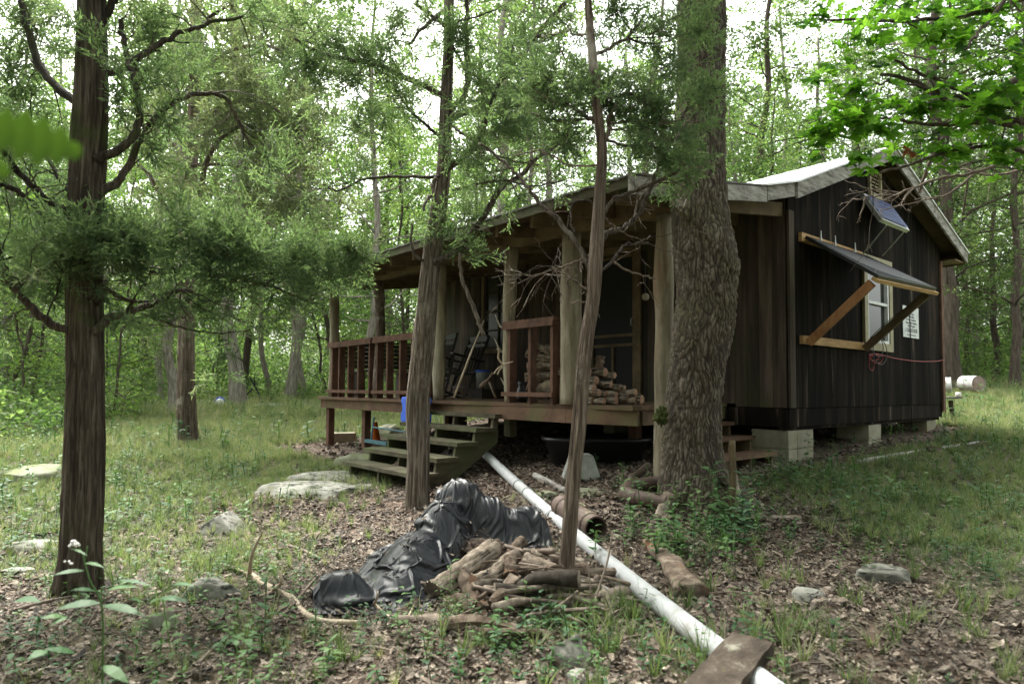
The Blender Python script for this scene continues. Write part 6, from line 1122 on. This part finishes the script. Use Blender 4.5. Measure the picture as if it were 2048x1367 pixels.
YS = 1.75; b = MB(); stem = [at(204, 1480, YS), at(205, 1367, YS), at(204, 1215, YS), at(180, 1160, YS), at(166, 1110, YS+.02), at(158, 1090, YS+.02)]; b.tube(smooth_path(stem, 6), np.linspace(.0032, .0014, 31), 6)
for p in ([(204, 1270), (130, 1230), (90, 1225)], [(204, 1270), (290, 1205), (350, 1165)], [(204, 1205), (222, 1170), (232, 1160)], [(170, 1125), (175, 1090)]): b.tube(smooth_path([at(x, y, YS) for x, y in p], 4) if len(p) > 2 else [at(x, y, YS) for x, y in p], .0013, 5)
build('stem', b, Mt['weed'], sk, True)
for (x0, y0, x1, y1, w) in ((200, 1205, 122, 1205, .030), (204, 1210, 275, 1212, .028), (190, 1180, 150, 1172, .018), (168, 1140, 115, 1140, .018), (168, 1125, 200, 1122, .012), (212, 1180, 262, 1160, .022), (320, 1195, 365, 1190, .022), (290, 1205, 262, 1190, .016), (130, 1232, 90, 1228, .022), (135, 1232, 105, 1242, .02), (95, 1300, 60, 1310, .03), (150, 1305, 100, 1290, .024), (232, 1160, 290, 1155, .012), (345, 1168, 380, 1160, .014), (205, 1330, 250, 1350, .03), (30, 1200, 70, 1190, .028), (140, 1096, 168, 1098, .008)):
    A_, B_ = at(x0, y0, YS), at(x1, y1, YS-.04); P, Q = leafshape(A_, B_-A_, np.array([.1, -.4, 1.]), np.linalg.norm(B_-A_)*1.1, w, .2); b = MB(); b.add(np.array(P), np.array(Q), .3+.4*random.random()); build('leaf', b, Mt['weed'], sk)
for (x, y, k) in ((150, 1086, 26), (136, 1125, 4)):
    b = MB()
    for _ in range(k): b.box(at(x, y, YS)+RS.normal(0, .006, 3)*[1.5, 1, .8], (.004, .004, .004), np.array(Matrix.Rotation(random.random(), 3, 'X')))
    build('flower_head', b, Mt['drum'], sk)
# ---------------------------------------------------------------- woodland
rb = np.random.RandomState(101)
def woodtree(seed, H, r0, kind):
    r = np.random.RandomState(seed); tr = MB(); pos = []; k = 14; zz = np.linspace(-.3, H, k); wob = np.cumsum(r.normal(0, .09, (k, 2)), 0); wob -= wob[0]
    P = np.c_[wob, zz]; rad = r0*(1-.75*np.clip(zz/H, 0, 1)); rad[0] *= 1.5; rad[1] *= 1.05; Q = smooth_path(np.c_[P, rad], 4); V, F = tube(Q[:, :3], Q[:, 3], 12, True, .12, seed); tr.add(V, F, .5)
    nl = int(H*1.9)
    for i in range(nl):
        h = H*(.18+.8*(i+r.rand())/nl) if kind != 'low' else H*(.1+.88*(i+r.rand())/nl); p = np.array([np.interp(h, zz, P[:, 0]), np.interp(h, zz, P[:, 1]), h]); a = r.uniform(0, 6.28); l = (H*.22*(1-.55*h/H)+.4)*r.uniform(.5, 1.25); upw = r.uniform(.15, .8)
        d = np.array([math.cos(a), math.sin(a), upw]); pts = [p]
        for s in range(5): d = d+r.normal(0, .22, 3); d /= np.linalg.norm(d); pts.append(pts[-1]+d*l/5)
        tr.tube(pts, np.linspace(max(.012, r0*.28*(1-h/H)+.01), .006, 6), 5)
        if kind == 'bare' and h < H*.45: continue
        for s in range(2, 6):
            for q in range(r.randint(1, 5) if kind != 'low' else 5):
                e = r.normal(0, 1, 3)*[.42, .42, .28]*(.5+l*.28); pos.append(pts[s]+e)
                if r.rand() < .35: tr.tube([pts[s], pts[s]+e*.6+r.normal(0, .05, 3), pts[s]+e], [.008, .006, .003], 3)
    return tr, np.array(pos)
VAR = []
specs = [(15, .15, 'tall', 'leaf_bg', 'bg_bark'), (17, .20, 'tall', 'leaf_bg', 'bg_bark'), (13, .11, 'tall', 'leaf_yel', 'bg_bark_dark'), (16, .17, 'tall', 'leaf_dark', 'bg_bark_dark'), (12, .09, 'bare', 'leaf_bg', 'bg_bark_dark'), (14, .12, 'bare', 'leaf_yel', 'bg_bark'), (15, .14, 'tall', 'leaf_dark', 'cedar')]
for k, (H, r0, kd_, lm, bm) in enumerate(specs):
    tr, pos = woodtree(40+k, H, r0, kd_); r = np.random.RandomState(60+k); b = MB(); scatter(b, CL, pos, basis(np.repeat(up3, len(pos), 0)+r.normal(0, .35, (len(pos), 3)), r.uniform(0, 6.28, len(pos))), r.uniform(.75, 1.35, len(pos)), r.rand(len(pos)), 0, .22); VAR.append((tr, b, bm, lm))
SAP = []
for k in range(4):
    tr, pos = woodtree(140+k, 3.2+k*.8, .022+.006*k, 'low'); r = np.random.RandomState(160+k); b = MB(); scatter(b, CLS, pos*[.8, .8, 1], basis(np.repeat(up3, len(pos), 0)+r.normal(0, .3, (len(pos), 3)), r.uniform(0, 6.28, len(pos))), r.uniform(.8, 1.3, len(pos)), r.rand(len(pos)), 0, .22); SAP.append((tr, b, 'bg_bark_dark', ('leaf_bg', 'leaf_yel', 'leaf_bg', 'leaf_dark')[k]))
def proto(v, nm):
    tr, cr_, bm, lm = v; me = []
    for n_, q, mm, s in (('trunk', tr, bm, True), ('crown', cr_, lm, False)):
        o = build(n_, q, Mt[mm], None, s, (0, 0, 0)); me.append(o.data); bpy.data.objects.remove(o)
    return me
PM = [proto(v, 0) for v in VAR]; PS = [proto(v, 0) for v in SAP]; used = {}
def place(me, name, x, y, rz, s, lean, label, cat, group, sz=None):
    z = float(G(x, y)); o = bpy.data.objects.new(name, None); COL.objects.link(o); o.empty_display_size = .3; o.location = (x, y, z); o.rotation_euler = (lean[0], lean[1], rz); o.scale = (s, s, sz or s); tag(o, label, cat, group)
    for m_, n_ in zip(me, ('trunk', 'crown')): c = bpy.data.objects.new(n_, m_); COL.objects.link(c); c.parent = o
    return o
TG = 'slender trees of the woods behind the clearing'
named = [(350, 16.5, 0, .85, (0, -.03), 'pale lichen-covered trunk just left of the reddish clearing cedar'), (477, 19, 0, 1.35, (0, -.05), 'peeling pale cedar trunk, left end of the white hanging pole'), (491, 23, 3, .8, (0, .01), 'dark reddish trunk close behind the peeling pale cedar'),
         (541, 23, 5, .8, (0, -.08), 'thin crooked grey tree between the two ends of the white pole'), (578, 21, 0, 1.1, (0, .0), 'split grey cedar trunk at the right end of the white pole'), (606, 22.5, 0, .75, (0, -.02), 'thin pale blotched trunk just left of the porch corner post'), (652, 24, 4, .6, (0, -.16), 'thin dark tree leaning left behind the porch corner post'),
         (28, 15.5, 4, .6, (0, .17), 'dark slim tree leaning right beside the left picture edge'), (75, 21, 4, .7, (0, -.12), 'reddish slim tree leaning left behind the dark left cedar'), (208, 17, 4, .35, (0, .05), 'very thin crooked sapling trunk right of the dark left cedar'), (2, 18, 1, .6, (0, 0), 'grey trunk cut by the left picture edge'),
         (1908, 16, 3, 1.0, (0, -.05), 'stout lichen-spotted oak between the two white drums'), (1893, 16.6, 3, .7, (0, .0), 'blackened trunk right behind the cabin corner'), (1992, 19, 3, .55, (0, .0), 'slim brown tree right of the drum with rusty end'), (2030, 15.5, 3, .62, (0, .02), 'straight brown tree next to the right picture edge'), (2046, 20, 1, .7, (0, 0), 'grey tree at the very right edge of the picture'),
         (752, 17.5, 0, .8, (0, -.03), 'pale trunk rising behind the left half of the porch roof'), (796, 21, 4, .75, (0, .0), 'reddish trunk behind the porch roof left of the leaning cedar'), (942, 24, 3, .7, (0, 0), 'dark trunk above the porch roof right of the leaning cedar'), (1555, 19, 4, .75, (0, 0), 'dark many-branched tree behind the white roof right of the oak'), (1480, 23, 1, .6, (0, 0), 'slim tree behind the white roof close to the oak'), (320, 20, 0, .7, (0, .04), 'grey tree with forked top left of the reddish clearing cedar'),
         (1690, 22, 1, .7, (0, -.06), 'tree behind the roof under the left end of the maple bough'), (1860, 20, 3, .7, (0, -.05), 'dark trunk behind the right slope of the gable'), (690, 26, 3, .7, (0, -.3), 'ivy-wrapped tree leaning left above the porch roof end'), (430, 26, 2, .7, (0, 0), 'yellowish thin tree between reddish cedar and peeling pale cedar'), (120, 26, 1, .8, (0, 0), 'grey tree hidden behind the dark left cedar'), (1250, 25, 1, .8, (0, 0), 'grey tree above the porch roof between thin cedar and oak'), (1960, 24, 0, .8, (0, 0), 'pale tree between the drums and the straight brown tree'), (1620, 26, 2, .8, (0, 0), 'yellow-leaved tree above the white roof'), (1515, 21, 3, 1.0, (0, .02), 'leafy tree filling the gap between the big oak and the maple bough'), (1590, 30, 0, 1.2, (0, 0), 'tall tree high above the white roof')]
for k, (px, Y, vi, s, lean, lb) in enumerate(named):
    p = at(px, 780, Y); place(PM[vi], 'woodland_tree', p[0], p[1], rb.uniform(0, 6.28), s, (0, 0), lb, 'tree', TG).rotation_euler = (0, lean[1], 0) if abs(lean[1]) > .0 else (0, 0, rb.uniform(0, 6.28))
xs_ = [(t.location.x, t.location.y) for t in bpy.data.objects if t.name.startswith('woodland_tree')]
for k in range(900):
    if len(xs_) > 112: break
    y = rb.uniform(21, 48) if k % 3 else rb.uniform(21, 32); x = rb.uniform(-.92*y-3, .92*y+3)
    if x > -1 and x < 9 and y < 17: continue
    if min((x-a)**2+(y-c)**2 for a, c in xs_) < (1.4+.02*y)**2: continue
    xs_.append((x, y)); vi = rb.randint(0, 6); place(PM[vi], 'woodland_tree', x, y, rb.uniform(0, 6.28), rb.uniform(.7, 1.1), (rb.normal(0, .05), rb.normal(0, .05)), 'leafy woodland tree among many alike deep in the woods behind the clearing', 'tree', 'leafy trees deep in the woods')
ns = 0
for k in range(1500):
    if ns >= 130: break
    y = rb.uniform(13, 34); x = rb.uniform(-.95*y-2, .9*y+2); px_ = 1024+FPX*x/y
    lim = 17 if px_ < 330 else (21.5 if px_ < 700 else 18 if px_ < 1800 else 17)
    if px_ < 250: lim = 12.5
    if y < lim: continue
    ns += 1; place(PS[rb.randint(0, 4)], 'sapling', x, y, rb.uniform(0, 6.28), rb.uniform(.7, 1.3), (rb.normal(0, .1), rb.normal(0, .1)), 'young leafy sapling in the undergrowth at the edge of the woods', 'sapling', 'saplings at the edge of the woods')
b = MB(); pos = []
for k in range(16000):
    y = rb.uniform(9, 36); x = rb.uniform(-.95*y-1, .95*y+1); px_ = 1024+FPX*x/y; lim = np.interp(px_, [0, 120, 260, 330, 700, 760, 1850, 2048], [10.5, 12.5, 14.5, 19, 21.5, 18, 17.5, 16]); lim += 1.3*float(vnoise(x*.5, y*.5, 0, 5))
    if y < lim: continue
    hh = rb.uniform(.1, 1)**1.3*np.clip((y-lim)*.35+.35, 0, 2.3); pos.append((x, y, hh))
pos = np.array(pos); pos[:, 2] += G(pos[:, 0], pos[:, 1]); scatter(b, CLS, pos, basis(tilted(len(pos), .3), rb.uniform(0, 6.28, len(pos))), 1.0+.03*pos[:, 1], rb.rand(len(pos)), 0, .2)
tag(build('undergrowth', b, Mt['leaf_bg']), 'dense green undergrowth filling the edge of the woods', 'undergrowth', kind='stuff')
b = MB(); n_ = 26000; y = rb.uniform(42, 66, n_); x = rb.uniform(-.95, .95, n_)*y; z = rb.uniform(0, 1, n_)**1.15*34; dn = fbm(x*.12, y*.1, z*.14, 91, 4)
k = dn > (-.17+.017*z); x, y, z = x[k], y[k], z[k]; pos = np.c_[x, y, z+G(x, y)]; scatter(b, CL, pos, basis(tilted(len(x), .6), rb.uniform(0, 6.28, len(x))), rb.uniform(2.2, 3.4, len(x)), rb.rand(len(x)), 0, .2)
tag(build('distant_woods', b, Mt['leaf_bg']), 'far leafy woods seen between the nearer trees', 'woods', kind='stuff')
# unseen leaf clouds added behind the camera and overhead to cut front light
b = MB(); n_ = 9000; th = rb.uniform(math.pi*.93, math.pi*2.07, n_); rr = rb.uniform(9, 15, n_); x, y, z = rr*np.cos(th), rr*np.sin(th)*.9+1.0, rb.uniform(.2, 13, n_); k = (fbm(x*.2, y*.2, z*.2, 95, 3) > -.16) & (np.abs(x) > .95*y+2.5); x, y, z = x[k], y[k], z[k]
x2, y2 = rb.uniform(-9, 10, 1500), rb.uniform(-9, 5.0, 1500); k2 = fbm(x2*.25, y2*.25, 0, 97, 3) > -.02; x2, y2 = x2[k2], y2[k2]
pos = np.r_[np.c_[x, y, z-1], np.c_[x2, y2, 9.5+rb.uniform(0, 3, len(x2))]]; scatter(b, CL, pos, basis(tilted(len(pos), .6), rb.uniform(0, 6.28, len(pos))), 1.5, rb.rand(len(pos)), 0, .2)
tag(build('unseen_shading_woods', b, Mt['leaf_dark']), 'unseen leafy woods added behind and above the viewpoint to block front light', 'woods', kind='stuff')
